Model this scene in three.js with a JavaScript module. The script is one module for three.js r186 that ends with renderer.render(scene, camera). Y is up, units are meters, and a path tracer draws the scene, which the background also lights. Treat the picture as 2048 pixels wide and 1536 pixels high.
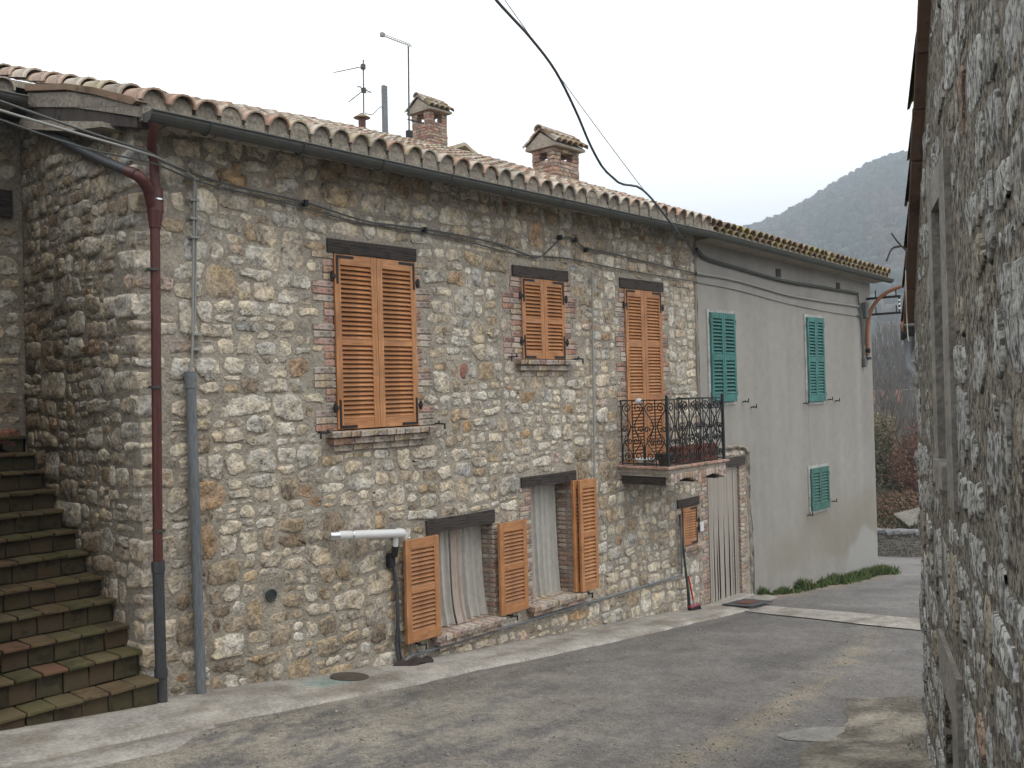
import * as THREE from 'three';
import { mergeGeometries, mergeVertices } from 'three/addons/utils/BufferGeometryUtils.js';
import { RoundedBoxGeometry } from 'three/addons/geometries/RoundedBoxGeometry.js';

// ───────── camera, sky, sun, exposure ─────────
const V3 = (x, y, z) => new THREE.Vector3(x, y, z);
const scene = new THREE.Scene();
const EYE = V3(0, 1.6, 7);
const camera = new THREE.PerspectiveCamera(44.02, 4 / 3, 0.05, 4000);
camera.position.copy(EYE);
camera.rotation.order = 'YXZ';
camera.rotation.set(0.476 * Math.PI / 180, (41.818 - 90) * Math.PI / 180, -1.523 * Math.PI / 180);
camera.updateMatrixWorld(true);
{ // overcast sky: white overhead, thinner and bluer cloud low down
  const W = 256, H = 128, d = new Float32Array(W * H * 4), mix = (a, b, t) => a + (b - a) * t;
  for (let j = 0; j < H; j++) {
    const el = ((j + 0.5) / H - 0.5) * 180;
    const t = Math.min(1, Math.max(0, (el - 3) / 13)), s = t * t * (3 - 2 * t), g = Math.min(1, Math.max(0, (el + 4) / 4));
    for (let i = 0; i < W; i++) {
      const k = (j * W + i) * 4;
      const n = 1 + 0.03 * Math.sin(i / W * Math.PI * 10 + j * 0.21) * Math.sin(j * 0.33 + 1);
      d[k] = mix(0.16, mix(1.75, 2.35, s) * n, g); d[k + 1] = mix(0.16, mix(1.88, 2.36, s) * n, g); d[k + 2] = mix(0.15, mix(2.05, 2.39, s) * n, g); d[k + 3] = 1;
    }
  }
  const sky = new THREE.DataTexture(d, W, H, THREE.RGBAFormat, THREE.FloatType);
  sky.mapping = THREE.EquirectangularReflectionMapping; sky.magFilter = sky.minFilter = THREE.LinearFilter; sky.wrapS = THREE.RepeatWrapping; sky.needsUpdate = true;
  scene.background = sky; scene.environment = sky;
}
const sun = new THREE.DirectionalLight(new THREE.Color(1, 0.955, 0.88), 0.8);
sun.position.set(2, 60, 34); sun.target.position.set(8, 0, 0);
sun.castShadow = true; sun.shadow.radius = 40; sun.shadow.mapSize.set(2048, 2048);
Object.assign(sun.shadow.camera, { left: -30, right: 30, top: 30, bottom: -30, near: 1, far: 140 });
scene.add(sun, sun.target);
scene.fog = new THREE.FogExp2(new THREE.Color().setRGB(0.8, 0.91, 1.0), 0.0014);
const renderer = new THREE.WebGLRenderer({ antialias: true });
renderer.toneMapping = THREE.LinearToneMapping; renderer.toneMappingExposure = 0.85;
renderer.shadowMap.enabled = true; renderer.shadowMap.type = THREE.PCFSoftShadowMap;

// ───────── helpers ─────────
function rng(s) { return () => { s |= 0; s = s + 0x6D2B79F5 | 0; let t = Math.imul(s ^ s >>> 15, 1 | s); t = t + Math.imul(t ^ t >>> 7, 61 | t) ^ t; return ((t ^ t >>> 14) >>> 0) / 4294967296; }; }
const R = rng(20240); const rr = (a, b, r = R) => a + (b - a) * r();
const clamp = (x, a = 0, b = 1) => Math.min(b, Math.max(a, x)), mix = (a, b, t) => a + (b - a) * t;
const sstep = (a, b, x) => { const t = clamp((x - a) / (b - a)); return t * t * (3 - 2 * t); };
function hash2(x, y, s) { let h = Math.imul(x, 374761393) ^ Math.imul(y, 668265263) ^ Math.imul(s, 2147483647 ^ 0x5bd1e995); h = Math.imul(h ^ h >>> 13, 1274126177); return ((h ^ h >>> 16) >>> 0) / 4294967296; }
function vnoise(x, y, s, per = 0) { // value noise, periodic when per > 0
  const xi = Math.floor(x), yi = Math.floor(y), fx = x - xi, fy = y - yi, u = fx * fx * (3 - 2 * fx), v = fy * fy * (3 - 2 * fy);
  const w = per ? (a) => ((a % per) + per) % per : (a) => a;
  const a = hash2(w(xi), w(yi), s), b = hash2(w(xi + 1), w(yi), s), c = hash2(w(xi), w(yi + 1), s), d = hash2(w(xi + 1), w(yi + 1), s);
  return mix(mix(a, b, u), mix(c, d, u), v);
}
function fbm(x, y, oct, s, per = 0) { let a = 0, k = 0.5, f = 1, n = 0; for (let i = 0; i < oct; i++) { a += k * vnoise(x * f, y * f, s + i * 17, per * f); n += k; k *= 0.5; f *= 2; } return a / n; }
const enc = (c) => Math.round(255 * Math.pow(clamp(c), 1 / 2.2));
function tex(n, fn, srgb, metres) { // fn(u, v) in 0..1 gives a grey or [r, g, b], linear when srgb
  const d = new Uint8Array(n * n * 4);
  for (let j = 0; j < n; j++) for (let i = 0; i < n; i++) {
    const c = fn(i / n, j / n), k = (j * n + i) * 4, q = srgb ? enc : (x) => Math.round(255 * clamp(x));
    if (typeof c === 'number') d[k] = d[k + 1] = d[k + 2] = q(c); else { d[k] = q(c[0]); d[k + 1] = q(c[1]); d[k + 2] = q(c[2]); }
    d[k + 3] = 255;
  }
  const t = new THREE.DataTexture(d, n, n, THREE.RGBAFormat);
  t.wrapS = t.wrapT = THREE.RepeatWrapping; t.magFilter = THREE.LinearFilter; t.minFilter = THREE.LinearMipmapLinearFilter; t.generateMipmaps = true;
  if (srgb) t.colorSpace = THREE.SRGBColorSpace;
  const m = Array.isArray(metres) ? metres : [metres, metres]; t.repeat.set(1 / m[0], 1 / m[1]); t.needsUpdate = true;
  return t;
}
const lin = (r, g, b) => new THREE.Color().setRGB(r, g, b);
const mat = (o) => new THREE.MeshStandardMaterial({ roughness: 0.9, metalness: 0, side: THREE.DoubleSide, ...o, color: Array.isArray(o.color) ? lin(...o.color) : (o.color ?? 0xffffff) });

// ───────── textures (colour, grain and fine relief only) ─────────
const stoneGrain = (u, v) => { const a = fbm(u * 8, v * 8, 5, 3, 8), b = fbm(u * 32, v * 32, 3, 41, 32), p = vnoise(u * 64, v * 64, 77, 64); return { a, b, pit: p > 0.86 ? 1 : 0 }; };
const T = {
  stone: tex(512, (u, v) => { const { a, b, pit } = stoneGrain(u, v), k = 0.66 + 0.95 * (a - 0.5) + 0.6 * (b - 0.5) - 0.24 * pit; const w = fbm(u * 5, v * 5, 3, 91, 5); return [k * (1 + 0.2 * (w - 0.5)), k, k * (1 - 0.4 * (w - 0.5))]; }, true, 0.7),
  stoneB: tex(512, (u, v) => { const { a, b, pit } = stoneGrain(u, v); return 0.5 + 0.7 * (a - 0.5) + 0.5 * (b - 0.5) - 0.25 * pit; }, false, 0.7),
  lichen: tex(512, (u, v) => { const a = fbm(u * 6, v * 6, 5, 13, 6), b = fbm(u * 40, v * 40, 3, 47, 40), l = sstep(0.5, 0.62, fbm(u * 10, v * 10, 4, 67, 10)), dk = sstep(0.53, 0.62, fbm(u * 26, v * 20, 5, 167, 0)); let k = 0.62 + 0.5 * (a - 0.5) + 0.5 * (b - 0.5); k = mix(k, 0.98, l * 0.45); k = mix(k, 0.1, dk * 0.85); return [k, k * 0.99, k * 0.95]; }, true, 0.5),
  mortar: tex(512, (u, v) => { const a = fbm(u * 6, v * 6, 4, 5, 6), b = fbm(u * 60, v * 60, 3, 55, 60), k = 0.7 + 0.45 * (a - 0.5) + 0.5 * (b - 0.5); return [k, k * 0.985, k * 0.96]; }, true, 1.1),
  mortarB: tex(512, (u, v) => 0.5 + 0.9 * (fbm(u * 14, v * 14, 4, 6, 14) - 0.5) + 0.5 * (fbm(u * 80, v * 80, 2, 56, 80) - 0.5), false, 1.1),
  roughB: tex(512, (u, v) => 0.5 + 1.3 * (fbm(u * 24, v * 24, 5, 16, 24) - 0.5), false, 0.9),
  tile: tex(256, (u, v) => { const a = fbm(u * 5, v * 5, 4, 8, 5), l = sstep(0.57, 0.7, fbm(u * 9, v * 9, 4, 81, 9)), d = sstep(0.6, 0.72, fbm(u * 7, v * 7, 4, 83, 7)); const k = 0.74 + 0.6 * (a - 0.5); return [mix(mix(k, 0.75, l), 0.3, d * 0.7), mix(mix(k * 0.98, 0.85, l), 0.32, d * 0.7), mix(mix(k * 0.95, 0.95, l), 0.3, d * 0.7)]; }, true, 0.6),
  grainB: tex(256, (u, v) => 0.5 + 0.8 * (fbm(u * 24, v * 24, 4, 9, 24) - 0.5), false, 0.35),
  wood: tex(512, (u, v) => { const w = fbm(u * 4, v * 4, 3, 19, 4), g = fbm(u * 40, v * 3, 4, 21, 0), k = 0.76 + 0.55 * (g - 0.5) + 0.4 * (w - 0.5); return [k, k * (0.98 + 0.1 * (w - 0.5)), k * (0.96 + 0.2 * (w - 0.5))]; }, true, 0.6),
  beam: tex(512, (u, v) => { const g = fbm(u * 36, v * 3, 4, 31), c = sstep(0.62, 0.7, fbm(u * 22, v * 2, 3, 33)), k = 0.6 + 0.6 * (g - 0.5); return k * (1 - 0.5 * c); }, true, 0.5),
  beamB: tex(512, (u, v) => fbm(u * 36, v * 3, 4, 31) * (1 - 0.8 * sstep(0.62, 0.7, fbm(u * 22, v * 2, 3, 33))), false, 0.5),
  asphalt: tex(512, (u, v) => { const a = hash2(Math.floor(u * 256), Math.floor(v * 256), 5), b = fbm(u * 120, v * 120, 2, 7, 120), c = fbm(u * 6, v * 6, 4, 17, 6); const e = fbm(u * 48, v * 48, 2, 77, 48); const q = hash2(Math.floor(u * 128), Math.floor(v * 128), 9); return 0.62 + 0.3 * (b - 0.5) + 0.25 * (e - 0.5) + (a > 0.9 ? 0.3 : a < 0.14 ? -0.22 : 0) + (q > 0.93 ? 0.2 : q < 0.08 ? -0.16 : 0) + 0.3 * (c - 0.5); }, true, 1.6),
  asphaltB: tex(512, (u, v) => { const a = hash2(Math.floor(u * 256), Math.floor(v * 256), 5); return a; }, false, 1.6),
  plasterB: tex(512, (u, v) => 0.5 + 0.8 * (fbm(u * 90, v * 90, 3, 61, 90) - 0.5) + 0.6 * (fbm(u * 5, v * 5, 4, 62, 5) - 0.5), false, 1.3),
  cloth: tex(256, (u, v) => 0.72 + 0.12 * Math.sin(u * 256 * Math.PI) * Math.sin(v * 256 * Math.PI) + 0.25 * (fbm(u * 12, v * 6, 4, 71, 0) - 0.5), true, 0.4),
};
// ───────── materials ─────────
const M = {
  stone: mat({ map: T.stone, bumpMap: T.stoneB, bumpScale: 0.02, vertexColors: true, roughness: 0.95 }),
  oldStone: mat({ map: T.lichen, bumpMap: T.roughB, bumpScale: 0.018, vertexColors: true, roughness: 0.98 }),
  mortar: mat({ map: T.mortar, bumpMap: T.mortarB, bumpScale: 0.014, color: [0.5, 0.45, 0.375], roughness: 0.98 }),
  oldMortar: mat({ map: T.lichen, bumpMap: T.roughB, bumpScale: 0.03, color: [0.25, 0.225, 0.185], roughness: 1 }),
  eaveMortar: mat({ map: T.mortar, bumpMap: T.roughB, bumpScale: 0.012, color: [0.46, 0.41, 0.34], roughness: 0.98 }),
  concrete: mat({ map: T.mortar, bumpMap: T.mortarB, bumpScale: 0.006, vertexColors: true, roughness: 0.92 }),
  cement: mat({ map: T.mortar, bumpMap: T.mortarB, bumpScale: 0.006, color: [0.4, 0.38, 0.35] }),
  oldCement: mat({ map: T.mortar, bumpMap: T.roughB, bumpScale: 0.008, color: [0.27, 0.255, 0.225] }),
  beam: mat({ map: T.beam, bumpMap: T.beamB, bumpScale: 0.006, color: [0.085, 0.066, 0.056], roughness: 0.85 }),
  shutter: [[0.58, 0.265, 0.105], [0.54, 0.24, 0.095], [0.61, 0.29, 0.122], [0.58, 0.275, 0.12], [0.52, 0.235, 0.095]].map((c) => mat({ map: T.wood, color: c, roughness: 0.55 })),
  green: [0, 1].map((i) => mat({ map: T.wood, color: [[0.055, 0.225, 0.205], [0.063, 0.248, 0.225]][i], roughness: 0.55 })),
  darkGreen: mat({ map: T.wood, color: [0.06, 0.19, 0.155], roughness: 0.55 }),
  iron: mat({ color: [0.022, 0.022, 0.024], roughness: 0.55, metalness: 0.4 }),
  railing: mat({ color: [0.028, 0.03, 0.03], roughness: 0.5, metalness: 0.3 }),
  gutter: mat({ map: T.tile, bumpMap: T.grainB, bumpScale: 0.001, color: [0.095, 0.1, 0.09], roughness: 0.6, metalness: 0.2 }),
  redPipe: mat({ map: T.mortar, color: [0.135, 0.04, 0.034], roughness: 0.5 }),
  darkPipe: mat({ map: T.mortar, color: [0.075, 0.08, 0.09], roughness: 0.55 }),
  greyPipe: mat({ map: T.mortar, color: [0.24, 0.265, 0.29], roughness: 0.5 }),
  whitePipe: mat({ color: [0.74, 0.74, 0.73], roughness: 0.35 }),
  chrome: mat({ color: [0.75, 0.75, 0.76], roughness: 0.22, metalness: 1 }),
  cable: mat({ color: [0.1, 0.105, 0.1], roughness: 0.7 }),
  paleCable: mat({ color: [0.3, 0.3, 0.28], roughness: 0.7 }),
  black: mat({ color: [0.012, 0.012, 0.013], roughness: 0.6 }),
  dark: mat({ color: [0.03, 0.026, 0.022], roughness: 0.8 }),
  glass: mat({ color: [0.02, 0.022, 0.025], roughness: 0.12 }),
  copper: mat({ map: T.mortar, color: [0.42, 0.17, 0.08], roughness: 0.6 }),
  tiles: [[0.56, 0.4, 0.31], [0.6, 0.49, 0.39], [0.68, 0.6, 0.51], [0.5, 0.33, 0.245], [0.56, 0.48, 0.34], [0.57, 0.43, 0.345], [0.48, 0.43, 0.365], [0.42, 0.36, 0.29], [0.62, 0.55, 0.46]].map((c) => mat({ map: T.tile, bumpMap: T.grainB, bumpScale: 0.003, color: c, roughness: 0.92 })),
  mossTiles: [[0.3, 0.24, 0.14], [0.34, 0.27, 0.17], [0.26, 0.17, 0.11], [0.36, 0.3, 0.13]].map((c) => mat({ map: T.tile, bumpMap: T.grainB, bumpScale: 0.003, color: c, roughness: 0.95 })),
  brick: [[0.62, 0.45, 0.36], [0.64, 0.53, 0.42], [0.58, 0.38, 0.3], [0.66, 0.55, 0.43], [0.6, 0.46, 0.38], [0.58, 0.345, 0.265]].map((c) => mat({ map: T.stone, bumpMap: T.grainB, bumpScale: 0.003, color: c.map((x) => x * 1.12), roughness: 0.95 })),
  stepTile: [[0.145, 0.108, 0.052], [0.165, 0.125, 0.06], [0.165, 0.112, 0.056], [0.125, 0.108, 0.042], [0.19, 0.1, 0.058], [0.14, 0.112, 0.05]].map((c) => mat({ map: T.tile, bumpMap: T.grainB, bumpScale: 0.003, color: c.map((x) => x * 1.0), roughness: 0.85 })),  // shade of the recess is put into these dark tile colours, beside moss
  riserTile: [[0.125, 0.095, 0.048], [0.115, 0.09, 0.044], [0.135, 0.092, 0.05], [0.11, 0.09, 0.04]].map((c) => mat({ map: T.tile, bumpMap: T.grainB, bumpScale: 0.002, color: c.map((x) => x * 0.74), roughness: 0.9 })),  // darker copy of the tread tiles: riser shade in the colour, plus moss
  marble: mat({ map: T.mortar, color: [0.55, 0.53, 0.48], roughness: 0.7 }),
};
const pick = (a, r = R) => a[Math.floor(r() * a.length)];

// ───────── scene graph helpers ─────────
const used = {};
function numbered(n) { const k = used[n] = (used[n] ?? -1) + 1; return k ? `${n}_${String(k).padStart(3, '0')}` : n; }
function tag(o, label, category, group, kind) { o.userData = {}; if (label) o.userData.label = label; if (category) o.userData.category = category; if (group) o.userData.group = group; if (kind) o.userData.kind = kind; return o; }
function thing(name, label, category, p = [0, 0, 0], group, turn = 0) { const g = new THREE.Group(); g.name = numbered(name); g.position.set(...p); g.rotation.y = turn; scene.add(g); g.updateMatrixWorld(true); return tag(g, label, category, group); }
function sub(name, parent, label) { const g = new THREE.Group(); g.name = numbered(name); parent.add(g); if (label) g.userData.label = label; return g; }
const OWN_FRAME = new Set(); // things whose parts are given in their own frame
// a mesh whose geometry is given in the frame of the street (or of `frame`), hung under parent
function put(name, geo, m, parent, label) {
  const o = new THREE.Mesh(geo, m); o.name = numbered(name); o.castShadow = o.receiveShadow = true;
  if (parent) { for (let q = parent; q && q !== scene && !OWN_FRAME.has(q); q = q.parent) o.position.sub(q.position); parent.add(o); } else scene.add(o);
  if (label) o.userData.label = label; return o;
}
function solo(name, geo, m, label, category, group, at, turn = 0) { const o = new THREE.Mesh(geo, m); o.name = numbered(name); o.castShadow = o.receiveShadow = true; scene.add(o); if (at) o.position.set(...at); o.rotation.y = turn; return tag(o, label, category, group); }
const structure = (name, geo, m) => { const o = put(name, geo, m, null); o.userData.kind = 'structure'; return o; };

// ───────── geometry helpers ─────────
function uvBox(g, su = 0, sv = 0, swap = false) { // metres, by the way each face points
  g = g.index ? g.toNonIndexed() : g; const p = g.attributes.position, n = g.attributes.normal, uv = new Float32Array(p.count * 2);
  for (let i = 0; i < p.count; i++) {
    const ax = Math.abs(n.getX(i)), ay = Math.abs(n.getY(i)), az = Math.abs(n.getZ(i)); let a, b;
    if (az >= ax && az >= ay) { a = p.getX(i); b = p.getY(i); } else if (ax >= ay) { a = p.getZ(i); b = p.getY(i); } else { a = p.getX(i); b = p.getZ(i); }
    if (swap) [a, b] = [b, a]; uv[i * 2] = a + su; uv[i * 2 + 1] = b + sv;
  }
  g.setAttribute('uv', new THREE.BufferAttribute(uv, 2)); return g;
}
const box = (x0, x1, y0, y1, z0, z1, swap) => uvBox(new THREE.BoxGeometry(x1 - x0, y1 - y0, z1 - z0), rr(0, 3), rr(0, 3), swap).translate((x0 + x1) / 2, (y0 + y1) / 2, (z0 + z1) / 2);
const rbox = (w, h, d, r = 0.004, s = 1, swap) => uvBox(new RoundedBoxGeometry(w, h, d, s, Math.min(r, w / 2.1, h / 2.1, d / 2.1)), rr(0, 3), rr(0, 3), swap);
const rboxAt = (x0, x1, y0, y1, z0, z1, r, swap) => rbox(x1 - x0, y1 - y0, z1 - z0, r, 1, swap).translate((x0 + x1) / 2, (y0 + y1) / 2, (z0 + z1) / 2);
const merge = (l) => mergeGeometries(l.map((g) => { g = g.index ? g.toNonIndexed() : g; for (const k of Object.keys(g.attributes)) if (!['position', 'normal', 'uv', 'color'].includes(k)) g.deleteAttribute(k); return g; }));
function tube(pts, r, seg = 0, rad = 7, closed = false, tension = 0.5) {
  const c = new THREE.CatmullRomCurve3(pts.map((p) => p.isVector3 ? p : V3(...p)), closed, 'catmullrom', tension);
  return new THREE.TubeGeometry(c, seg || Math.max(2, (pts.length - 1) * 5), r, rad, closed);
}
function rod(a, b, r, r2 = r, rad = 8) { // straight round bar with closed ends
  a = V3(...a); b = V3(...b); const d = b.clone().sub(a), L = d.length(); const g = new THREE.CylinderGeometry(r2, r, L, rad, 1).translate(0, L / 2, 0);
  return g.applyQuaternion(new THREE.Quaternion().setFromUnitVectors(V3(0, 1, 0), d.normalize())).translate(a.x, a.y, a.z);
}
function wobble(g, amp, fr, s) { // knocks a shape out of true along its own position, shared corners together
  const p = g.attributes.position; for (let i = 0; i < p.count; i++) { const x = p.getX(i), y = p.getY(i), z = p.getZ(i); p.setXYZ(i, x + amp * (vnoise(y * fr + 9, z * fr + x * fr, s) * 2 - 1), y + amp * (vnoise(x * fr + 31, z * fr + y * fr, s + 1) * 2 - 1), z + amp * (vnoise(x * fr + 57, y * fr + z * fr, s + 2) * 2 - 1)); }
  g.computeVertexNormals(); return g;
}
function solid(shape, depth, z0, holes = []) { shape.holes.push(...holes.map((h) => new THREE.Path([[h[0], h[2]], [h[1], h[2]], [h[1], h[3]], [h[0], h[3]]].map((q) => new THREE.Vector2(...q))))); return new THREE.ExtrudeGeometry(shape, { depth, bevelEnabled: false }).translate(0, 0, z0); }
const polyShape = (pts) => new THREE.Shape(pts.map((q) => new THREE.Vector2(...q)));
// the lie of the land: the lane falls away to the right and a little towards the houses
const GX = [-30, -3, 0, 3.6, 4.2, 5.15, 6.1, 7.5, 9.4, 11.9, 13.1, 18.1, 26, 60, 120], GY = [2.2, -0.1, -0.38, -0.74, -0.8, -0.92, -1.03, -1.16, -1.32, -1.53, -1.62, -2.05, -3.0, -5.6, -8];
function base(x) { let i = 0; while (i < GX.length - 2 && x > GX[i + 1]) i++; return mix(GY[i], GY[i + 1], clamp((x - GX[i]) / (GX[i + 1] - GX[i]))); }
const ground = (x, z) => base(x) + 0.052 * Math.min(9, Math.max(z, -0.0));

// ───────── rubble masonry: every stone its own block ─────────
function clipHalf(P, nx, ny, c) { const o = []; for (let i = 0; i < P.length; i++) { const a = P[i], b = P[(i + 1) % P.length], da = a[0] * nx + a[1] * ny - c, db = b[0] * nx + b[1] * ny - c; if (da <= 0) o.push(a); if ((da < 0 && db > 0) || (da > 0 && db < 0)) { const t = da / (da - db); o.push([a[0] + (b[0] - a[0]) * t, a[1] + (b[1] - a[1]) * t]); } } return o; }
const areaOf = (P) => { let s = 0; for (let i = 0; i < P.length; i++) { const a = P[i], b = P[(i + 1) % P.length]; s += a[0] * b[1] - b[0] * a[1]; } return s / 2; };
function rubble(u0, u1, v0, v1, o, rects, r) { // broken courses: blocks, slivers and chips fitted into one another
  const out = [], cells = [], wf = o.wf ?? 2.1, wa = o.warp ?? 0.045;
  const warp = (p) => [p[0] + wa * 1.1 * (fbm(p[0] * wf, p[1] * wf, 2, o.seed) - 0.5) * 2, p[1] + wa * (fbm(p[0] * wf * 0.8 + 40, p[1] * wf * 1.3, 2, o.seed + 5) - 0.5) * 2];
  const split = (x0, x1, y0, y1, want) => {
    const w = x1 - x0, h = y1 - y0, asp = w / h, lim = o.asp ?? 1.5;
    if (w * h < want && asp < lim * 2 && asp > lim * 0.38) { cells.push([x0, x1, y0, y1]); return; }
    const next = () => o.a0 + (o.a1 - o.a0) * Math.pow(r(), o.skew ?? 1.7), t = rr(0.3, 0.7, r);
    if (asp > lim * rr(0.8, 1.25, r)) { const m = mix(x0, x1, t); split(x0, m, y0, y1, next()); split(m, x1, y0, y1, next()); } else { const m = mix(y0, y1, t); split(x0, x1, y0, m, next()); split(x0, x1, m, y1, next()); }
  };
  for (let v = v0; v < v1;) { let h = rr(0.3, 0.5, r); if (v1 - v - h < 0.2) h = v1 - v; for (let u = u0; u < u1;) { let w = rr(0.5, 1.0, r); if (u1 - u - w < 0.3) w = u1 - u; split(u, u + w, v, v + h, o.a1); u += w; } v += h; }
  for (const [x0, x1, y0, y1] of cells) {
    const w = x1 - x0, h = y1 - y0, cu = (x0 + x1) / 2, cv = (y0 + y1) / 2, q = () => rr(0, 0.075, r);
    if (rects.some((k) => cu > k[0] && cu < k[1] && cv > k[2] && cv < k[3])) continue;
    const C = [[x0 + q() * w, y0 + q() * h], [x1 - q() * w, y0 + q() * h], [x1 - q() * w, y1 - q() * h], [x0 + q() * w, y1 - q() * h]]; let P = [];
    for (let k = 0; k < 4; k++) { const a = C[k], p = C[(k + 3) % 4], n = C[(k + 1) % 4]; if (r() < 0.38) { const t = rr(0.08, 0.36, r), e = rr(0.08, 0.36, r); P.push([mix(a[0], p[0], t), mix(a[1], p[1], t)], [mix(a[0], n[0], e), mix(a[1], n[1], e)]); } else P.push(a); }
    P = P.map(warp); P = clipHalf(P, -1, 0, -u0); P = clipHalf(P, 1, 0, u1); P = clipHalf(P, 0, 1, v1); P = clipHalf(P, 0, -1, -v0); if (P.length < 3) continue;
    let gone = false;
    for (const k of rects) {
      const bx0 = Math.min(...P.map((p) => p[0])), bx1 = Math.max(...P.map((p) => p[0])), by0 = Math.min(...P.map((p) => p[1])), by1 = Math.max(...P.map((p) => p[1]));
      if (bx1 < k[0] || bx0 > k[1] || by1 < k[2] || by0 > k[3]) continue;
      let best = null, ba = 0; for (const [nx, ny, c] of [[1, 0, k[0]], [-1, 0, -k[1]], [0, 1, k[2]], [0, -1, -k[3]]]) { const Q = clipHalf(P, nx, ny, c), A = Q.length > 2 ? areaOf(Q) : 0; if (A > ba) { ba = A; best = Q; } }
      if (!best) { gone = true; break; } P = best;
    }
    if (gone) continue;
    const g = rr(o.g0, o.g1, r); let Q = P;
    for (let k = 0; k < P.length && Q.length > 2; k++) { const a = P[k], b = P[(k + 1) % P.length], L = Math.hypot(b[0] - a[0], b[1] - a[1]); if (L < 1e-5) continue; const nx = (b[1] - a[1]) / L, ny = -(b[0] - a[0]) / L; Q = clipHalf(Q, nx, ny, a[0] * nx + a[1] * ny - g * rr(0.4, 1.5, r)); }
    const A = Q.length > 2 ? areaOf(Q) : 0; if (A < (o.amin ?? 0.0012)) continue;
    out.push({ P: Q, A, c: [Q.reduce((x, p) => x + p[0], 0) / Q.length, Q.reduce((x, p) => x + p[1], 0) / Q.length] });
  }
  return out;
}
// one stone: rounded irregular outline, bulging rough face. map(u, v, w) places it.
function stoneGeo(cell, o, r, place, tone) {
  let P = cell.P, n = P.length, Q = [];
  for (let i = 0; i < n; i++) { const a = P[i], b = P[(i + 1) % n], L = Math.hypot(b[0] - a[0], b[1] - a[1]); if (L < 0.012) { Q.push([(a[0] + b[0]) / 2, (a[1] + b[1]) / 2]); continue; } const k = clamp(0.03 / L, 0.1, o.round ?? 0.3); Q.push([mix(a[0], b[0], k), mix(a[1], b[1], k)]); if (L > 0.15) Q.push([mix(a[0], b[0], 0.5), mix(a[1], b[1], 0.5)]); Q.push([mix(a[0], b[0], 1 - k), mix(a[1], b[1], 1 - k)]); }
  const size = Math.sqrt(cell.A), j = Math.min(0.014, size * 0.085) * (o.jag ?? 1); Q = Q.map((p) => [p[0] + rr(-j, j, r), p[1] + rr(-j, j, r)]); n = Q.length;
  const [cu, cv] = cell.c, h = rr(o.r0, o.r1, r) * clamp(size / 0.14, 0.55, 1.25), ta = rr(-o.tilt, o.tilt, r), tb = rr(-o.tilt, o.tilt, r), ru = o.rough ?? 0.16;
  const pos = [], uv = [], col = [], idx = [], ou = rr(0, 5, r), ov = rr(0, 5, r);
  const push = (u, v, w) => { const q = place(u, v, w); pos.push(q[0], q[1], q[2]); uv.push(u + ou, v + ov); const k = rr(0.9, 1.1, r); col.push(tone[0] * k, tone[1] * k, tone[2] * k * rr(0.95, 1.03, r)); };
  const e1 = 1 - Math.min(0.3, 0.011 / size), rings = [[1.02, -0.03], [1, h * 0.35 - 0.003], [e1, h * 0.86], [0.52, h]];
  rings.forEach(([s, w], k) => { for (const p of Q) { const du = (p[0] - cu) * s, dv = (p[1] - cv) * s, e = k > 1 ? h * rr(-ru, ru, r) : k === 1 ? h * rr(-ru * 0.8, ru * 0.5, r) : 0; push(cu + du, cv + dv, w + e + (k ? ta * du + tb * dv : 0)); } });
  push(cu, cv, h * (1.02 + rr(-ru, ru, r)));
  for (let k = 0; k < 3; k++) for (let i = 0; i < n; i++) { const a = k * n + i, b = k * n + (i + 1) % n; idx.push(a, b, b + n, a, b + n, a + n); }
  for (let i = 0; i < n; i++) idx.push(3 * n + i, 3 * n + (i + 1) % n, 4 * n);
  let g = new THREE.BufferGeometry(); g.setAttribute('position', new THREE.Float32BufferAttribute(pos, 3)); g.setAttribute('uv', new THREE.Float32BufferAttribute(uv, 2)); g.setAttribute('color', new THREE.Float32BufferAttribute(col, 3)); g.setIndex(idx);
  if (o.flat) g = g.toNonIndexed(); g.computeVertexNormals(); return g;
}
// lays a list of {geo, at} stones: the largest to the eye singly, the rest as one mass
function layStones(list, m, parent, single, name = 'stone', massName = 'rubble_stones') {
  for (const s of list) { const d = s.at.distanceTo(EYE), to = EYE.clone().sub(s.at).normalize(); s.k = s.A * Math.max(0.02, to.dot(s.out)) / (d * d) * (s.seen ?? 1); }
  list.sort((a, b) => b.k - a.k); list.slice(0, single).forEach((s) => put(name, s.geo, m, parent));
  const rest = list.slice(single).map((s) => s.geo); if (rest.length) { const o = put(massName, merge(rest), m, parent); o.userData.kind = 'stuff'; }
}

// ───────── ground, lane, kerb strips ─────────
function gridSheet(xs, zs, hgt, colour, keep) {
  const pos = [], uv = [], col = [], idx = [], W = xs.length;
  for (const z of zs) for (const x of xs) { pos.push(x, hgt(x, z), z); uv.push(x, z); const c = colour(x, z); col.push(c[0], c[1], c[2]); }
  for (let j = 0; j < zs.length - 1; j++) for (let i = 0; i < W - 1; i++) { if (keep && !keep((xs[i] + xs[i + 1]) / 2, (zs[j] + zs[j + 1]) / 2)) continue; const a = j * W + i; idx.push(a, a + W, a + 1, a + 1, a + W, a + W + 1); }
  const g = new THREE.BufferGeometry(); g.setAttribute('position', new THREE.Float32BufferAttribute(pos, 3)); g.setAttribute('uv', new THREE.Float32BufferAttribute(uv, 2)); g.setAttribute('color', new THREE.Float32BufferAttribute(col, 3)); g.setIndex(idx); g.computeVertexNormals(); return g;
}
const span = (a, b, d) => { const n = Math.max(1, Math.round((b - a) / d)); return Array.from({ length: n + 1 }, (_, i) => a + (b - a) * i / n); };
const join = (...l) => l.flat().filter((v, i, a) => !i || v - a[i - 1] > 1e-6);
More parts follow.
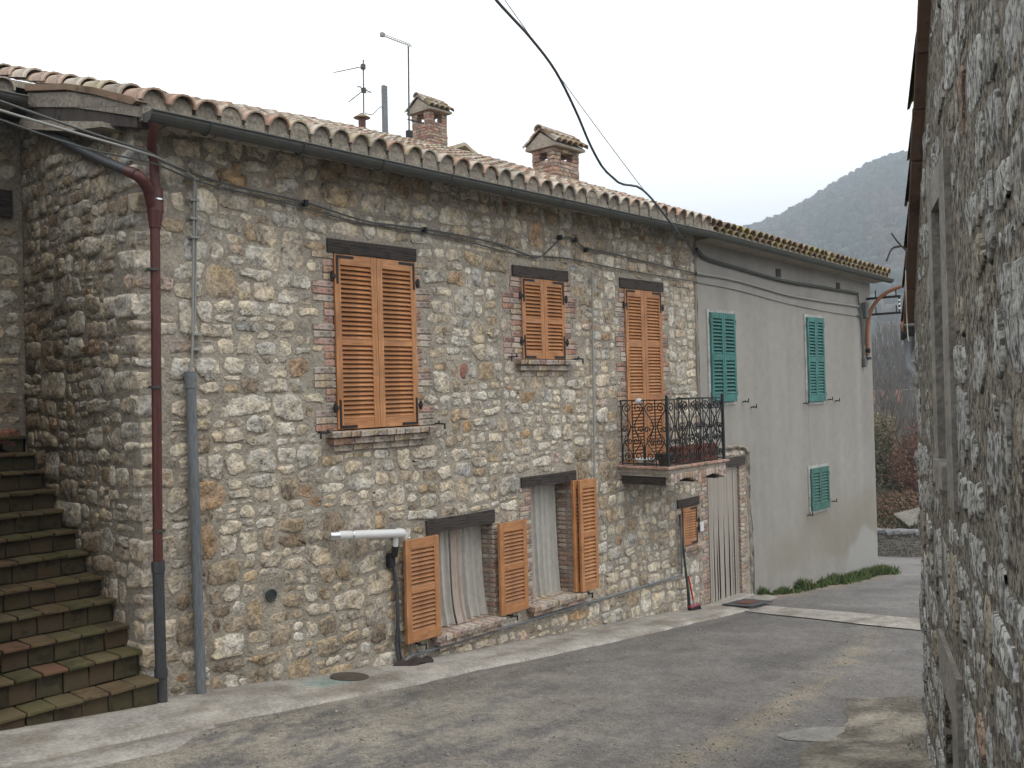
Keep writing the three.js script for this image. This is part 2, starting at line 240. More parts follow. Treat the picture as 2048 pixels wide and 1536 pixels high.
M.asphalt = mat({ map: T.asphalt, bumpMap: T.asphaltB, bumpScale: 0.0016, vertexColors: true, roughness: 0.93 });
M.earth = mat({ map: T.mortar, bumpMap: T.roughB, bumpScale: 0.04, vertexColors: true, roughness: 1 });
{
  // open country: falls to a valley floor beyond the lane
  const far = (x, z) => { const n = ground(Math.min(x, 40), z) - 0.06; const k = sstep(26, 70, Math.hypot(x - 0, z * 0.6)); return mix(n, -9 + 1.5 * fbm(x * 0.02, z * 0.02, 3, 301), k); };
  structure('ground', gridSheet(join(span(-300, -60, 60), span(-60, -6, 4), span(-6, 40, 1), span(40, 120, 4), span(120, 780, 60)), join(span(-700, -120, 60), span(-120, -16, 4), span(-16, 16, 1), span(16, 60, 4), span(60, 300, 60)), far,
    (x, z) => { const a = fbm(x * 0.25, z * 0.25, 4, 303), b = fbm(x * 1.7, z * 1.7, 3, 305); const t = sstep(0.42, 0.6, a * 0.7 + b * 0.3); return [mix(0.14, 0.1, t), mix(0.105, 0.105, t), mix(0.062, 0.045, t)]; }), M.earth);
  // the lane: worn asphalt with drifts of pale dust and chippings
  const tone = (x, z) => {
    let a = fbm(x * 0.9 + 5, z * 1.6, 4, 401), s = fbm(x * 1.3 - z * 0.5, z * 5 + x * 1.6, 5, 403), f = fbm(x * 9, z * 9, 3, 405);
    let k = 0.225 + 0.05 * (a - 0.5) + 0.06 * (f - 0.5); let c = [k * 1.0, k * 0.94, k * 0.885];
    // dust towards the near left, streaked along the lane
    const left = sstep(8.2, 3.4, x + z * 0.2) * sstep(5.4, 2.6, z) * 0.95 + 0.3 * sstep(4.4, 1, z) * sstep(13, 7, x), s2 = fbm(x * 3.2 + 2, z * 9 + x * 1.5, 5, 404);
    const s3 = fbm(x * 16, z * 24, 3, 406), d = left * sstep(0.36, 0.54, 0.3 * s + 0.4 * s2 + 0.3 * s3); c = [mix(c[0], 0.41, d), mix(c[1], 0.37, d), mix(c[2], 0.305, d)];
    // pale chippings left between the wheel tracks
    const zc = 3.72 - 0.011 * (x - 5.4) * (x - 5.4) - 0.13 * (x - 5.4), t = Math.exp(-Math.pow((z - zc - 0.06) / 0.15, 2)) * sstep(3.4, 5.2, x) * sstep(12.5, 9, x) * sstep(0.22, 0.62, fbm(x * 6, z * 12, 4, 409)); c = [mix(c[0], 0.4, t * 0.75), mix(c[1], 0.34, t * 0.75), mix(c[2], 0.24, t * 0.75)];
    const dk = sstep(0.6, 0.72, fbm(x * 0.7 - 3, z * 2.2, 4, 411)) * 0.2; c = c.map((v) => v * (1 - dk));
    if (x > 12.6) { const g = sstep(12.6, 13.4, x) * 0.25; c = c.map((v) => v * (1 + g)); } // younger, paler surfacing beyond the cross strip
    const e = sstep(0.75, 0.35, z + 0.35 * fbm(x * 1.5, z * 2, 3, 415)) * sstep(12.4, 13.2, x) * sstep(19, 17.6, x); c = [mix(c[0], 0.38, e), mix(c[1], 0.31, e), mix(c[2], 0.23, e)]; // earthy verge under the rendered house
    return c;
  };
  structure('road', gridSheet(join(span(-6, 1.5, 0.3), span(1.5, 12, 0.05), span(12, 20, 0.12), span(20, 42, 0.5)), join(span(-14, -0.6, 0.45), span(-0.6, 6, 0.05), span(6, 9.5, 0.25)), (x, z) => ground(x, z) + 0.006 * (fbm(x * 1.2, z * 1.2, 3, 420) - 0.5), tone,
    (x, z) => (x > 18.6 ? z > -14 + 0 * x : z > -0.45) && x + 0.35 * z < 25.2), M.asphalt);
  // pale concrete strip along the foot of the wall, its outer edge uneven
  const ctone = (x, z) => { const a = fbm(x * 1.1, z * 1.4, 4, 431), b = fbm(x * 5, z * 12, 4, 433), k = 0.51 + 0.22 * (a - 0.5) + 0.2 * (b - 0.5); let c = [k, k * 0.945, k * 0.86]; const m = sstep(0.52, 0.66, fbm(x * 2.0 + 7, z * 7, 5, 435)) * 0.6; c = [mix(c[0], 0.26, m), mix(c[1], 0.22, m), mix(c[2], 0.17, m)];
    const q = Math.hypot((x - 4.98) / 0.3, (z - 0.34) / 0.16) + 0.5 * (fbm(x * 7, z * 7, 3, 437) - 0.5), w = sstep(1.1, 0.75, q) * 0.55; return [mix(c[0], 0.26, w), mix(c[1], 0.44, w), mix(c[2], 0.42, w)]; };
  const EX = [-6, 2.0, 3.6, 4.1, 5.04, 6.49, 8.37, 10.2, 11.75, 12.05, 12.7, 13.4], EZ = [0.98, 0.92, 0.9, 0.92, 0.86, 0.7, 0.7, 0.68, 0.66, 0.62, 0.45, 0.3];
  const edge = (x) => { let i = 0; while (i < EX.length - 2 && x > EX[i + 1]) i++; return mix(EZ[i], EZ[i + 1], clamp((x - EX[i]) / (EX[i + 1] - EX[i]))) + 0.1 * (fbm(x * 2.2, 3, 4, 441) - 0.5); };
  const slab = (name, x0, x1, za, zb, h, lift) => { const xs = span(x0, x1, 0.08), pos = [], uv = [], col = [], idx = [], n = 12; for (const x of xs) for (let j = 0; j <= n + 1; j++) { const a = za(x), b = zb(x), t = Math.min(1, j / n), z = mix(a, b, t), y = ground(x, z) + (j > n ? -0.03 : h + lift * (1 - t) - 0.012 * Math.pow(t, 8)); pos.push(x, y, j > n ? z + 0.012 : z); uv.push(x, z); col.push(...ctone(x, z)); }
    for (let i = 0; i < xs.length - 1; i++) for (let j = 0; j <= n; j++) { const a = i * (n + 2) + j; idx.push(a, a + 1, a + n + 2, a + n + 2, a + 1, a + n + 3); }
    const g = new THREE.BufferGeometry(); g.setAttribute('position', new THREE.Float32BufferAttribute(pos, 3)); g.setAttribute('uv', new THREE.Float32BufferAttribute(uv, 2)); g.setAttribute('color', new THREE.Float32BufferAttribute(col, 3)); g.setIndex(idx); g.computeVertexNormals(); return structure(name, g, M.concrete); };
  slab('concrete_strip', -6, 13.4, () => -0.4, (x) => edge(x), 0.03, 0.02);
  // a second, lower pour in front of the steps
  slab('concrete_strip', 0.4, 3.52, (x) => edge(x) + 0.045, (x) => edge(x) + 0.07 + 0.33 * sstep(3.52, 3.0, x) + 0.1 * sstep(2.6, 1, x) + 0.08 * (fbm(x * 2, 9, 3, 447) - 0.5), 0.012, 0.004);
  // strip of concrete laid across the lane
  { const zs = span(0.5, 6.6, 0.08), pos = [], uv = [], col = [], idx = [], n = 6; for (const z of zs) for (let j = 0; j <= n; j++) { const w = 0.1 * (fbm(z * 1.6, 1, 3, 451) - 0.5), w2 = 0.16 * (fbm(z * 1.3, 4, 3, 453) - 0.5), x = mix(11.82 - 0.12 * z + w, 12.42 + 0.0 * z + w2, j / n); pos.push(x, ground(x, z) + 0.012, z); uv.push(x, z); const c = ctone(x * 1.3 + 40, z).map((v) => v * 0.9); col.push(...c); }
    for (let i = 0; i < zs.length - 1; i++) for (let j = 0; j < n; j++) { const a = i * (n + 1) + j; idx.push(a, a + n + 1, a + 1, a + 1, a + n + 1, a + n + 2); }
    const g = new THREE.BufferGeometry(); g.setAttribute('position', new THREE.Float32BufferAttribute(pos, 3)); g.setAttribute('uv', new THREE.Float32BufferAttribute(uv, 2)); g.setAttribute('color', new THREE.Float32BufferAttribute(col, 3)); g.setIndex(idx); g.computeVertexNormals(); structure('concrete_strip', g, M.concrete); }
  // flat patches: an outline laid on the sloping lane
  const patch = (name, pts, lift, m) => { const s = new THREE.ShapeGeometry(new THREE.Shape(new THREE.SplineCurve(pts.map((p) => new THREE.Vector2(...p))).getPoints(60)), 1); const p = s.attributes.position; for (let i = 0; i < p.count; i++) { const x = p.getX(i), z = p.getY(i); p.setXYZ(i, x, ground(x, z) + lift, z); } s.computeVertexNormals(); return structure(name, s, m); };
  patch('road_patch', [[6.0, 4.05], [6.12, 3.92], [6.5, 4.05], [6.62, 4.28], [6.42, 4.42], [6.2, 4.3], [6.0, 4.05]], 0.006, mat({ map: T.mortar, color: [0.33, 0.32, 0.29] }));
  // rough broken margin at the foot of the near right wall
  const RD = [Math.cos(22.5 * Math.PI / 180), -Math.sin(22.5 * Math.PI / 180)], RN = [-RD[1], RD[0]];
  { const ds = span(1.5, 8.2, 0.06), pos = [], uv = [], col = [], idx = [], n = 8; for (const d of ds) for (let j = 0; j <= n; j++) { const o = mix(0.5, -0.28 - 0.22 * fbm(d * 1.5, 2, 4, 461) + 0.3 * sstep(6.2, 7.6, d), j / n), x = RD[0] * d + RN[0] * o, z = 7 + RD[1] * d + RN[1] * o; pos.push(x, ground(x, z) + 0.004 + 0.05 * Math.pow(1 - j / n, 1.5) + 0.03 * (1 - j / n) * (fbm(x * 9, z * 9, 3, 463) - 0.3), z); uv.push(x, z); const t = sstep(0.4, 0.65, fbm(x * 4, z * 4, 4, 465)); col.push(mix(0.2, 0.42, t), mix(0.18, 0.38, t), mix(0.145, 0.31, t)); }
    for (let i = 0; i < ds.length - 1; i++) for (let j = 0; j < n; j++) { const a = i * (n + 1) + j; idx.push(a, a + 1, a + n + 1, a + n + 1, a + 1, a + n + 2); }
    const g = new THREE.BufferGeometry(); g.setAttribute('position', new THREE.Float32BufferAttribute(pos, 3)); g.setAttribute('uv', new THREE.Float32BufferAttribute(uv, 2)); g.setAttribute('color', new THREE.Float32BufferAttribute(col, 3)); g.setIndex(idx); g.computeVertexNormals(); structure('road_margin', g, M.earth); }
}

// ───────── the stone house ─────────
const house = thing('stone_house', 'long rubble stone house with orange louvred shutters, a balcony and two brick chimneys', 'house', [3.53, base(3.53), 0]);
const H = { // openings: x0, x1, y0, y1
  big: [5.4, 6.41, 1.285, 2.915], mid: [8.0, 8.775, 1.96, 2.885], bal: [10.0, 10.855, 0.62, 2.885], lowA: [6.6, 7.44, -0.815, 0.2], lowB: [8.08, 8.8, -0.795, 0.525], tiny: [11.235, 11.63, -0.585, -0.055], door: [11.93, 12.87, -1.9, 0.41],
};
const TOP = 3.785;
{
  const wallM = M.mortar;
  const front = polyShape([[3.53, -2.4], [13.16, -2.4], [13.13, 0.2], [13.1, 0.6], [12.9, 0.66], [11.78, 0.67], [11.78, TOP], [3.53, TOP]]);
  put('wall', uvBox(solid(front, 0.42, -0.42, Object.values(H).map((q) => [q[0] - 0.012, q[1] + 0.012, q === H.door ? -2.3 : q[2], q[3]]))), wallM, house);
  put('wall', box(3.53, 3.95, -2, TOP, -2.6, -0.423), wallM, house);
  put('wall', box(2.0, 3.527, -1.5, 4.42, -2.5, -2.15), wallM, house);
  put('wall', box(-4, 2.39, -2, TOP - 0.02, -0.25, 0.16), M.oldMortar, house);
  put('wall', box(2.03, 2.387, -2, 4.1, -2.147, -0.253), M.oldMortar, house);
  put('wall', box(-4, -3.6, -2, 4, -7, -0.253), wallM, house); put('wall', box(-4, 11.7, -2, 4, -7.4, -7.003), wallM, house);
}
// stones
const CREAM = [0.75, 0.675, 0.555], BEIGE = [0.69, 0.59, 0.46], TAN = [0.55, 0.435, 0.305], RUST = [0.56, 0.385, 0.235], PINK = [0.66, 0.52, 0.42], GREY = [0.6, 0.56, 0.49], BROWN = [0.33, 0.255, 0.18], RED = [0.42, 0.2, 0.14];
const toneOf = (u, v, brown, r) => { const k = r(); const w = clamp(brown + 0.9 * (fbm(u * 0.7, v * 0.7, 3, 501) - 0.5)); let c = k < 0.5 - 0.3 * w ? CREAM : k < 0.8 - 0.22 * w ? BEIGE : k < 0.87 + 0.05 * w ? TAN : k < 0.905 ? PINK : k < 0.93 ? RUST : k < 0.96 ? (w > 0.5 ? BROWN : GREY) : k < 0.998 ? TAN : RED; const d = rr(0.84, 1.14, r); return c.map((x) => x * d * 1.12); };
const quoinBack = [];
const surrounds = []; // [x0, x1, y0, y1] where bricks, beams and sills stand instead of rubble
const excl = (x0, x1, y0, y1) => surrounds.push([x0, x1, y0, y1]);
// beams over the openings
for (const [x0, x1, y0, y1] of [[5.34, 6.432, 2.918, 3.045], [7.866, 8.846, 2.888, 3.012], [9.914, 10.907, 2.888, 3.015], [6.478, 7.472, 0.203, 0.342], [7.922, 8.896, 0.528, 0.648], [11.13, 11.68, -0.052, 0.064], [11.86, 13.03, 0.412, 0.545]]) {
  const g = wobble(uvBox(new THREE.BoxGeometry(x1 - x0, y1 - y0, 0.2, 10, 2, 2), rr(0, 2), rr(0, 2), true).translate((x0 + x1) / 2, (y0 + y1) / 2, -0.1 + 0.022), 0.006, 3.1, Math.floor(x0 * 10)); put('lintel', uvBox(g, rr(0, 2), rr(0, 2), true), M.beam, house); excl(x0 - 0.01, x1 + 0.01, y0 - 0.01, y1 + 0.01);
}
// brick surrounds, toothed into the rubble
let brickSet = M.brick; const paleBricks = [0, 1, 3, 4, 0, 1, 3, 2].map((i) => M.brick[i]);
const brickGeo = {}; function brickShape(w, h, d) { const k = [w, h, d].map((v) => v.toFixed(2)).join(); if (!brickGeo[k]) brickGeo[k] = [0, 1, 2].map((i) => wobble(uvBox(new RoundedBoxGeometry(w, h, d, 1, 0.006), i, i * 0.7), 0.0035, 30, 600 + i)); return pick(brickGeo[k]); }
let looseBricks = [];
function brick(x0, x1, y0, y1, z0, z1, parent, single = true) {
  const w = x1 - x0, h = y1 - y0, d = z1 - z0, g = brickShape(w, h, d), x = (x0 + x1) / 2 + rr(-0.003, 0.003), y = (y0 + y1) / 2, z = (z0 + z1) / 2 + rr(-0.003, 0.003), m = pick(brickSet);
  if (!single) { const q = g.clone().translate(x, y, z); const c = new Float32Array(q.attributes.position.count * 3), k = rr(0.85, 1.1); for (let i = 0; i < c.length; i += 3) { c[i] = m.color.r * k; c[i + 1] = m.color.g * k; c[i + 2] = m.color.b * k; } q.setAttribute('color', new THREE.BufferAttribute(c, 3)); looseBricks.push(q); return; }
  const o = put('brick', g, m, parent); o.position.add(V3(x, y, z)); return o;
}
M.brickMass = mat({ map: T.stone, bumpMap: T.grainB, bumpScale: 0.003, vertexColors: true, roughness: 0.95 });
const flushBricks = (parent) => { if (!looseBricks.length) return; const o = put('brickwork', merge(looseBricks), M.brickMass, parent); o.userData.kind = 'stuff'; looseBricks = []; };
function surround(H, wl, nl, wr, nr, course, single, run = 3, depth = 0.19, y0 = H[2], y1 = H[3], reveal = true) {
  const g = sub('brick_surround', house); let k = 0;
  for (let y = y0; y < y1 - 0.02; y += course, k++) {
    const wide = Math.floor(k / run) % 2 === 0, b0 = y + 0.006, b1 = Math.min(y + course - 0.005, y1);
    const L = wide ? wl : nl, Rr = wide ? wr : nr, zf = rr(0.004, 0.014);
    if (L > 0.01) { if (L > 0.29) { const s = H[0] - L * (k % 2 ? 0.42 : 0.58); brick(H[0] - L, s - 0.007, b0, b1, -depth, zf, g, single); brick(s, H[0], b0, b1, -depth, zf + 0.003, g, single); } else brick(H[0] - L, H[0], b0, b1, -depth, zf, g, single); }
    if (Rr > 0.01) { if (Rr > 0.29) { const s = H[1] + Rr * (k % 2 ? 0.42 : 0.58); brick(H[1], s - 0.007, b0, b1, -depth, zf, g, single); brick(s, H[1] + Rr, b0, b1, -depth, zf + 0.003, g, single); } else brick(H[1], H[1] + Rr, b0, b1, -depth, zf, g, single); }
    if (L > 0) excl(H[0] - L - 0.012, H[0] + 0.02, y, y + course); if (Rr > 0) excl(H[1] - 0.02, H[1] + Rr + 0.012, y, y + course);
  }
  flushBricks(g); excl(H[0] - 0.02, H[1] + 0.02, y0 - 0.01, y1 + 0.01); return g;
}
surround(H.big, 0.235, 0.11, 0.21, 0.075, 0.0655, true, 3);
surround(H.mid, 0.3, 0.17, 0.24, 0.13, 0.062, false, 4);
surround(H.bal, 0.2, 0.1, 0.16, 0.075, 0.063, false, 3, 0.19, 0.62);
brickSet = paleBricks; surround(H.lowA, 0.1, 0.06, 0.17, 0.1, 0.052, true, 3, 0.26);
surround(H.lowB, 0.19, 0.09, 0.12, 0.1, 0.053, true, 3, 0.26);
surround(H.tiny, 0.13, 0.08, 0.0, 0.0, 0.056, true, 3, 0.15);
surround(H.door, 0.25, 0.15, 0.2, 0.12, 0.058, false, 2, 0.26, -1.62, 0.4);
excl(H.tiny[1] - 0.02, H.door[0], -0.6, -0.05);
// brick sills
function sill(x0, x1, top, out, n, courses, back = -0.02) {
  const g = sub('window_sill', house), w = (x1 - x0) / n;
  for (let i = 0; i < n; i++) { const o = brick(x0 + i * w + 0.003, x0 + (i + 1) * w - 0.003, top - 0.055, top, back, out + rr(-0.01, 0.01), g); o.rotation.z = rr(-0.012, 0.012); o.rotation.x = 0.05; }
  for (let c = 1; c <= courses; c++) { const m = Math.max(2, Math.round(n / 2.6)), ww = (x1 - x0 - 0.08 * c) / m; for (let i = 0; i < m; i++) brick(x0 + 0.04 * c + i * ww + 0.004, x0 + 0.04 * c + (i + 1) * ww - 0.004, top - 0.06 - c * 0.062, top - 0.066 - (c - 1) * 0.062, -0.05, out - 0.045 * c, g); }
  excl(x0 - 0.02, x1 + 0.02, top - 0.07 - courses * 0.064, top + 0.01);
}
sill(5.27, 6.56, 1.283, 0.115, 12, 2); sill(7.88, 8.87, 1.957, 0.1, 9, 2); sill(6.5, 7.5, -0.8, 0.14, 10, 2, -0.24); sill(7.96, 8.92, -0.782, 0.13, 9, 1, -0.24); sill(11.2, 11.72, -0.59, 0.08, 5, 1);
// quoin blocks at the corner by the steps
{
  const r = rng(77), g = sub('quoin', house);
  for (let y = -0.9, k = 0; y < TOP - 0.05; k++) {
    const h = Math.min(rr(0.08, 0.22, r), TOP - y), lx = k % 2 ? rr(0.1, 0.22, r) : rr(0.16, 0.36, r), lz = k % 2 ? rr(0.2, 0.42, r) : rr(0.12, 0.22, r), x0 = 3.53 - rr(0.005, 0.03, r), z1 = rr(0.004, 0.022, r);
    let q = new RoundedBoxGeometry(lx, h - 0.022, lz, 3, 0.035); q = wobble(q, 0.022, 9, 800 + k).translate(x0 + lx / 2, y + h / 2, z1 - lz / 2); q = uvBox(q, k, k * 0.3); q = mergeVertices(q); q.computeVertexNormals();
    let t = toneOf(0, y, y < 0.8 ? 0.55 : 0.2, r); if (t[0] > t[2] * 1.75) t = BEIGE; const c = new Float32Array(q.attributes.position.count * 3); for (let i = 0; i < c.length; i += 3) { const d = rr(0.92, 1.08, r); c[i] = t[0] * d; c[i + 1] = t[1] * d; c[i + 2] = t[2] * d; } q.setAttribute('color', new THREE.BufferAttribute(c, 3));
    put('quoin_stone', q, M.stone, g); excl(x0 - 1, x0 + lx + 0.005, y, y + h); quoinBack.push([-(lz - z1) - 0.005, 1, y, y + h]); y += h;
  }
}
{
  const r = rng(31), list = [];
  const o = { a0: 0.011, a1: 0.125, asp: 1.6, g0: 0.002, g1: 0.012, r0: 0.003, r1: 0.015, tilt: 0.055, seed: 41, rough: 0.3, jag: 1.25 };
  const holes = Object.values(H).map((q) => [q[0] - 0.015, q[1] + 0.015, q[2] - 0.015, q[3] + 0.015]);
  const rects = [...surrounds, ...holes, [11.765, 14, 0.64, 5], [4.58, 4.72, -0.16, 0.0], [5.98, 6.16, 0.18, 0.36]];
  for (const c of rubble(3.5, 13.1, -1.75, TOP, o, rects, r)) {
    if (c.c[1] < base(c.c[0]) - 0.12) continue;
    const brown = c.c[0] < 6.4 && c.c[1] < 0.5 ? 0.62 : c.c[1] > 3.15 ? 0.45 : 0.16;
    list.push({ geo: stoneGeo(c, o, r, (u, v, w) => [u, v, w], toneOf(c.c[0], c.c[1], brown, r)), A: c.A, at: V3(c.c[0], c.c[1], 0), out: V3(0, 0, 1) });
  }
  const o2 = { ...o, a0: 0.01, seed: 51, r0: 0.006, r1: 0.026, tilt: 0.1 };
  for (const c of rubble(-2.15, 0.0, -1.0, TOP + 0.5, o2, quoinBack, r)) { // the return beside the steps; its browner mix puts shade into the stones
    if (c.c[1] < -0.6 + (-c.c[0]) * 0.82 || c.P.some((p) => p[1] > TOP - 0.02 - 0.28 * p[0])) continue;
    list.push({ geo: stoneGeo(c, o2, r, (u, v, w) => [3.53 - w, v, u], toneOf(c.c[0] + 3, c.c[1], 0.72, r)), A: c.A, at: V3(3.53, c.c[1], c.c[0]), out: V3(-1, 0, 0) });
  }
  const o3 = { ...o, a0: 0.03, a1: 0.07, warp: 0.015, seed: 61, g0: 0.01, g1: 0.018 };
  for (const c of rubble(2.4, 3.5, 1.2, 4.4, o3, [[2.4, 3.44, 3.3, 3.56]], r)) list.push({ geo: stoneGeo(c, o3, r, (u, v, w) => [u, v, -2.15 + w], toneOf(c.c[0], c.c[1], 0.6, r)), A: c.A, at: V3(c.c[0], c.c[1], -2.15), out: V3(0, 0, 1), seen: c.c[0] > 3.2 ? 1 : 0.01 });
  layStones(list, M.stone, house, 300);
  put('lintel', box(2.5, 3.43, 3.31, 3.55, -2.3, -2.1, true), M.beam, house, 'dark beam end in the recess above the steps');
}

// ───────── shutters ─────────
const slatGeo = {}; const slat = (w) => slatGeo[w.toFixed(3)] ??= rbox(w, 0.052, 0.009, 0.003, 1, true).rotateX(-0.72);
function leaf(parent, x0, x1, y0, y1, z, rails, o = {}) { // rails: fractions of the height where the middle rails stand
  const g = sub('shutter', parent, o.label), W = x1 - x0, Hh = y1 - y0, st = o.stile ?? Math.min(0.068, W * 0.16), rl = o.rail ?? 0.085, th = 0.036, ms = o.mats ?? M.shutter, pitch = o.pitch ?? 0.0425, parts = [];
  parts.push(rboxAt(x0, x0 + st, y0, y1, z, z + th, 0.004), rboxAt(x1 - st, x1, y0, y1, z, z + th, 0.004));
  const cuts = [0, ...rails.map((f) => f * Hh), Hh], mid = o.mid ?? 0.055; const bands = [];
  for (let i = 0; i < cuts.length - 1; i++) bands.push([i ? cuts[i] + mid / 2 : rl, i < cuts.length - 2 ? cuts[i + 1] - mid / 2 : Hh - rl]);
  parts.push(rboxAt(x0 + st + 0.001, x1 - st - 0.001, y0, y0 + rl, z + 0.001, z + th - 0.001, 0.003, true), rboxAt(x0 + st + 0.001, x1 - st - 0.001, y1 - rl, y1, z + 0.001, z + th - 0.001, 0.003, true));
  for (const f of rails) parts.push(rboxAt(x0 + st + 0.001, x1 - st - 0.001, y0 + f * Hh - mid / 2, y0 + f * Hh + mid / 2, z + 0.001, z + th - 0.001, 0.003, true));
  put('frame', merge(parts), pick(ms), g);
  for (const [a, b] of bands) { const n = Math.max(2, Math.round((b - a) / pitch)), p = (b - a) / n; for (let i = 0; i < n; i++) { const m = put('slat', slat(W - 2 * st + 0.008), pick(ms), g); m.position.add(V3((x0 + x1) / 2, y0 + a + (i + 0.5) * p, z + th / 2 - 0.002)); } }
  for (const [side, at] of o.straps ?? []) { const xa = side < 0 ? x0 + 0.018 : x1 - 0.018, s = -side, up = at > 0.5, ya = up ? y1 - 0.022 : y0 + 0.022, zz = z + th; const L = o.strap ?? Math.min(0.2, W * 0.52);
    put('hinge', merge([box(Math.min(xa, xa + s * L), Math.max(xa, xa + s * L), ya - 0.012, ya + 0.012, zz + 0.0005, zz + 0.006), box(Math.min(xa, xa + s * 0.022), Math.max(xa, xa + s * 0.022), up ? ya - L * 1.25 : ya + 0.013, up ? ya - 0.013 : ya + L * 1.25, zz + 0.0005, zz + 0.006), rboxAt(side < 0 ? x0 - 0.045 : x1 - 0.005, side < 0 ? x0 + 0.005 : x1 + 0.045, (up ? ya - 0.2 : ya + 0.16), (up ? ya - 0.165 : ya + 0.195), zz - 0.012, zz + 0.012, 0.003), rod([side < 0 ? x0 - 0.03 : x1 + 0.03, up ? ya - 0.225 : ya + 0.135, zz], [side < 0 ? x0 - 0.03 : x1 + 0.03, up ? ya - 0.14 : ya + 0.22, zz], 0.011)]), M.iron, g); }
  return g;
}
{ const [a, b, c, d] = H.big, m = (a + b) / 2; leaf(house, a + 0.006, m - 0.002, c + 0.012, d - 0.006, -0.012, [0.498], { straps: [[-1, 1], [-1, 0]], rail: 0.095 }); leaf(house, m + 0.002, b - 0.006, c + 0.012, d - 0.006, -0.012, [0.498], { straps: [[1, 1], [1, 0]], rail: 0.095 }); }
{ const [a, b, c, d] = H.mid, m = (a + b) / 2; leaf(house, a + 0.006, m - 0.002, c + 0.006, d - 0.006, -0.012, [0.475], { straps: [[-1, 1], [-1, 0]], rail: 0.075, stile: 0.058 }); leaf(house, m + 0.002, b - 0.006, c + 0.006, d - 0.006, -0.012, [0.475], { straps: [[1, 1], [1, 0]], rail: 0.075, stile: 0.058 }); }
{ const [a, b, c, d] = H.bal, m = (a + b) / 2; leaf(house, a + 0.006, m - 0.002, c + 0.02, d - 0.006, -0.012, [0.375, 0.685], { straps: [[-1, 1]], rail: 0.09, mid: 0.07 }); leaf(house, m + 0.002, b - 0.006, c + 0.02, d - 0.006, -0.012, [0.375, 0.685], { straps: [[1, 1]], rail: 0.09, mid: 0.07 }); }
leaf(house, 6.115, 6.56, -0.805, 0.192, 0.062, [0.5], { rail: 0.1, label: 'left shutter of the lower curtained window, folded back on the wall' });
leaf(house, 7.455, 7.9, -0.79, 0.192, 0.062, [0.5], { rail: 0.1, label: 'right shutter of the lower curtained window, folded back on the wall' });
leaf(house, 8.78, 9.1, -0.775, 0.535, 0.03, [0.5], { rail: 0.1, stile: 0.05 }); leaf(house, 8.84, 9.165, -0.775, 0.535, 0.085, [0.5], { rail: 0.1, stile: 0.05, label: 'narrow shutter folded over another beside the tall lower window' });
leaf(house, 11.245, 11.62, -0.575, -0.06, -0.012, [], { rail: 0.06, stile: 0.05, straps: [[1, 1], [1, 0]], strap: 0.16, pitch: 0.036 });
// what stands behind the openings
for (const q of [H.big, H.mid, H.bal, H.tiny]) put('window_pane', box(q[0], q[1], q[2], q[3], -0.2, -0.14), M.dark, house);
for (const q of [H.lowA, H.lowB]) { put('window_pane', box(q[0], q[1], q[2], q[3], -0.3, -0.29), M.glass, house); put('window_frame', merge([box(q[0] + 0.001, q[0] + 0.05, q[2] + 0.001, q[3] - 0.001, -0.288, -0.25), box(q[1] - 0.05, q[1] - 0.001, q[2] + 0.001, q[3] - 0.001, -0.288, -0.25), box(q[0] + 0.051, q[1] - 0.051, q[3] - 0.05, q[3] - 0.001, -0.288, -0.25)]), M.shutter[1], house); }
put('door', box(H.door[0], H.door[1], -1.6, H.door[3], -0.34, -0.3), M.beam, house);
// holdbacks on the wall at the sills
for (const [x, y, s] of [[5.2, 1.28, -1], [6.63, 1.3, 1], [7.77, 1.985, -1], [8.94, 1.97, 1], [6.3, -0.845, 1], [7.65, -0.83, 1], [9.0, -0.82, 1]]) put('shutter_stay', merge([rod([x, y, 0.0], [x, y, 0.1], 0.009), rod([x - 0.055 * s, y + 0.004, 0.1], [x + 0.055 * s, y - 0.004, 0.1], 0.009), rod([x + 0.05 * s, y, 0.1], [x + 0.05 * s, y - 0.055, 0.1], 0.009), rod([x - 0.03 * s, y, 0.1], [x - 0.03 * s, y + 0.03, 0.1], 0.009)]), M.iron, house);

// ───────── roof of the stone house ─────────
function coverTile(L, r0, r1, th = 0.014, seg = 7) { // half-round clay tile, wide low end at z = 0, running back to z = -L
  const pos = [], uv = [], idx = [], q = (r, a, z) => { pos.push(Math.cos(a) * r * 1.02, Math.sin(a) * r, z); uv.push(a * r, z); };
  for (const [z, r] of [[0, r0], [-L, r1]]) for (let k = 0; k <= seg; k++) q(r, Math.PI * k / seg, z);
  for (const [z, r] of [[0, r0 - th], [-L, r1 - th]]) for (let k = 0; k <= seg; k++) q(r, Math.PI * k / seg, z);
  const n = seg + 1; for (let k = 0; k < seg; k++) { idx.push(k, k + 1, n + k + 1, k, n + k + 1, n + k); const b = 2 * n; idx.push(b + k, b + n + k + 1, b + k + 1, b + k, b + n + k, b + n + k + 1); }
  const m = pos.length / 3; for (let k = 0; k <= seg; k++) { q(r0, Math.PI * k / seg, 0); q(r0 - th, Math.PI * k / seg, 0); } for (let k = 0; k < seg; k++) idx.push(m + 2 * k, m + 2 * k + 1, m + 2 * k + 3, m + 2 * k, m + 2 * k + 3, m + 2 * k + 2);
  let g = new THREE.BufferGeometry(); g.setAttribute('position', new THREE.Float32BufferAttribute(pos, 3)); g.setAttribute('uv', new THREE.Float32BufferAttribute(uv, 2)); g.setIndex(idx); g.computeVertexNormals(); return g;
}
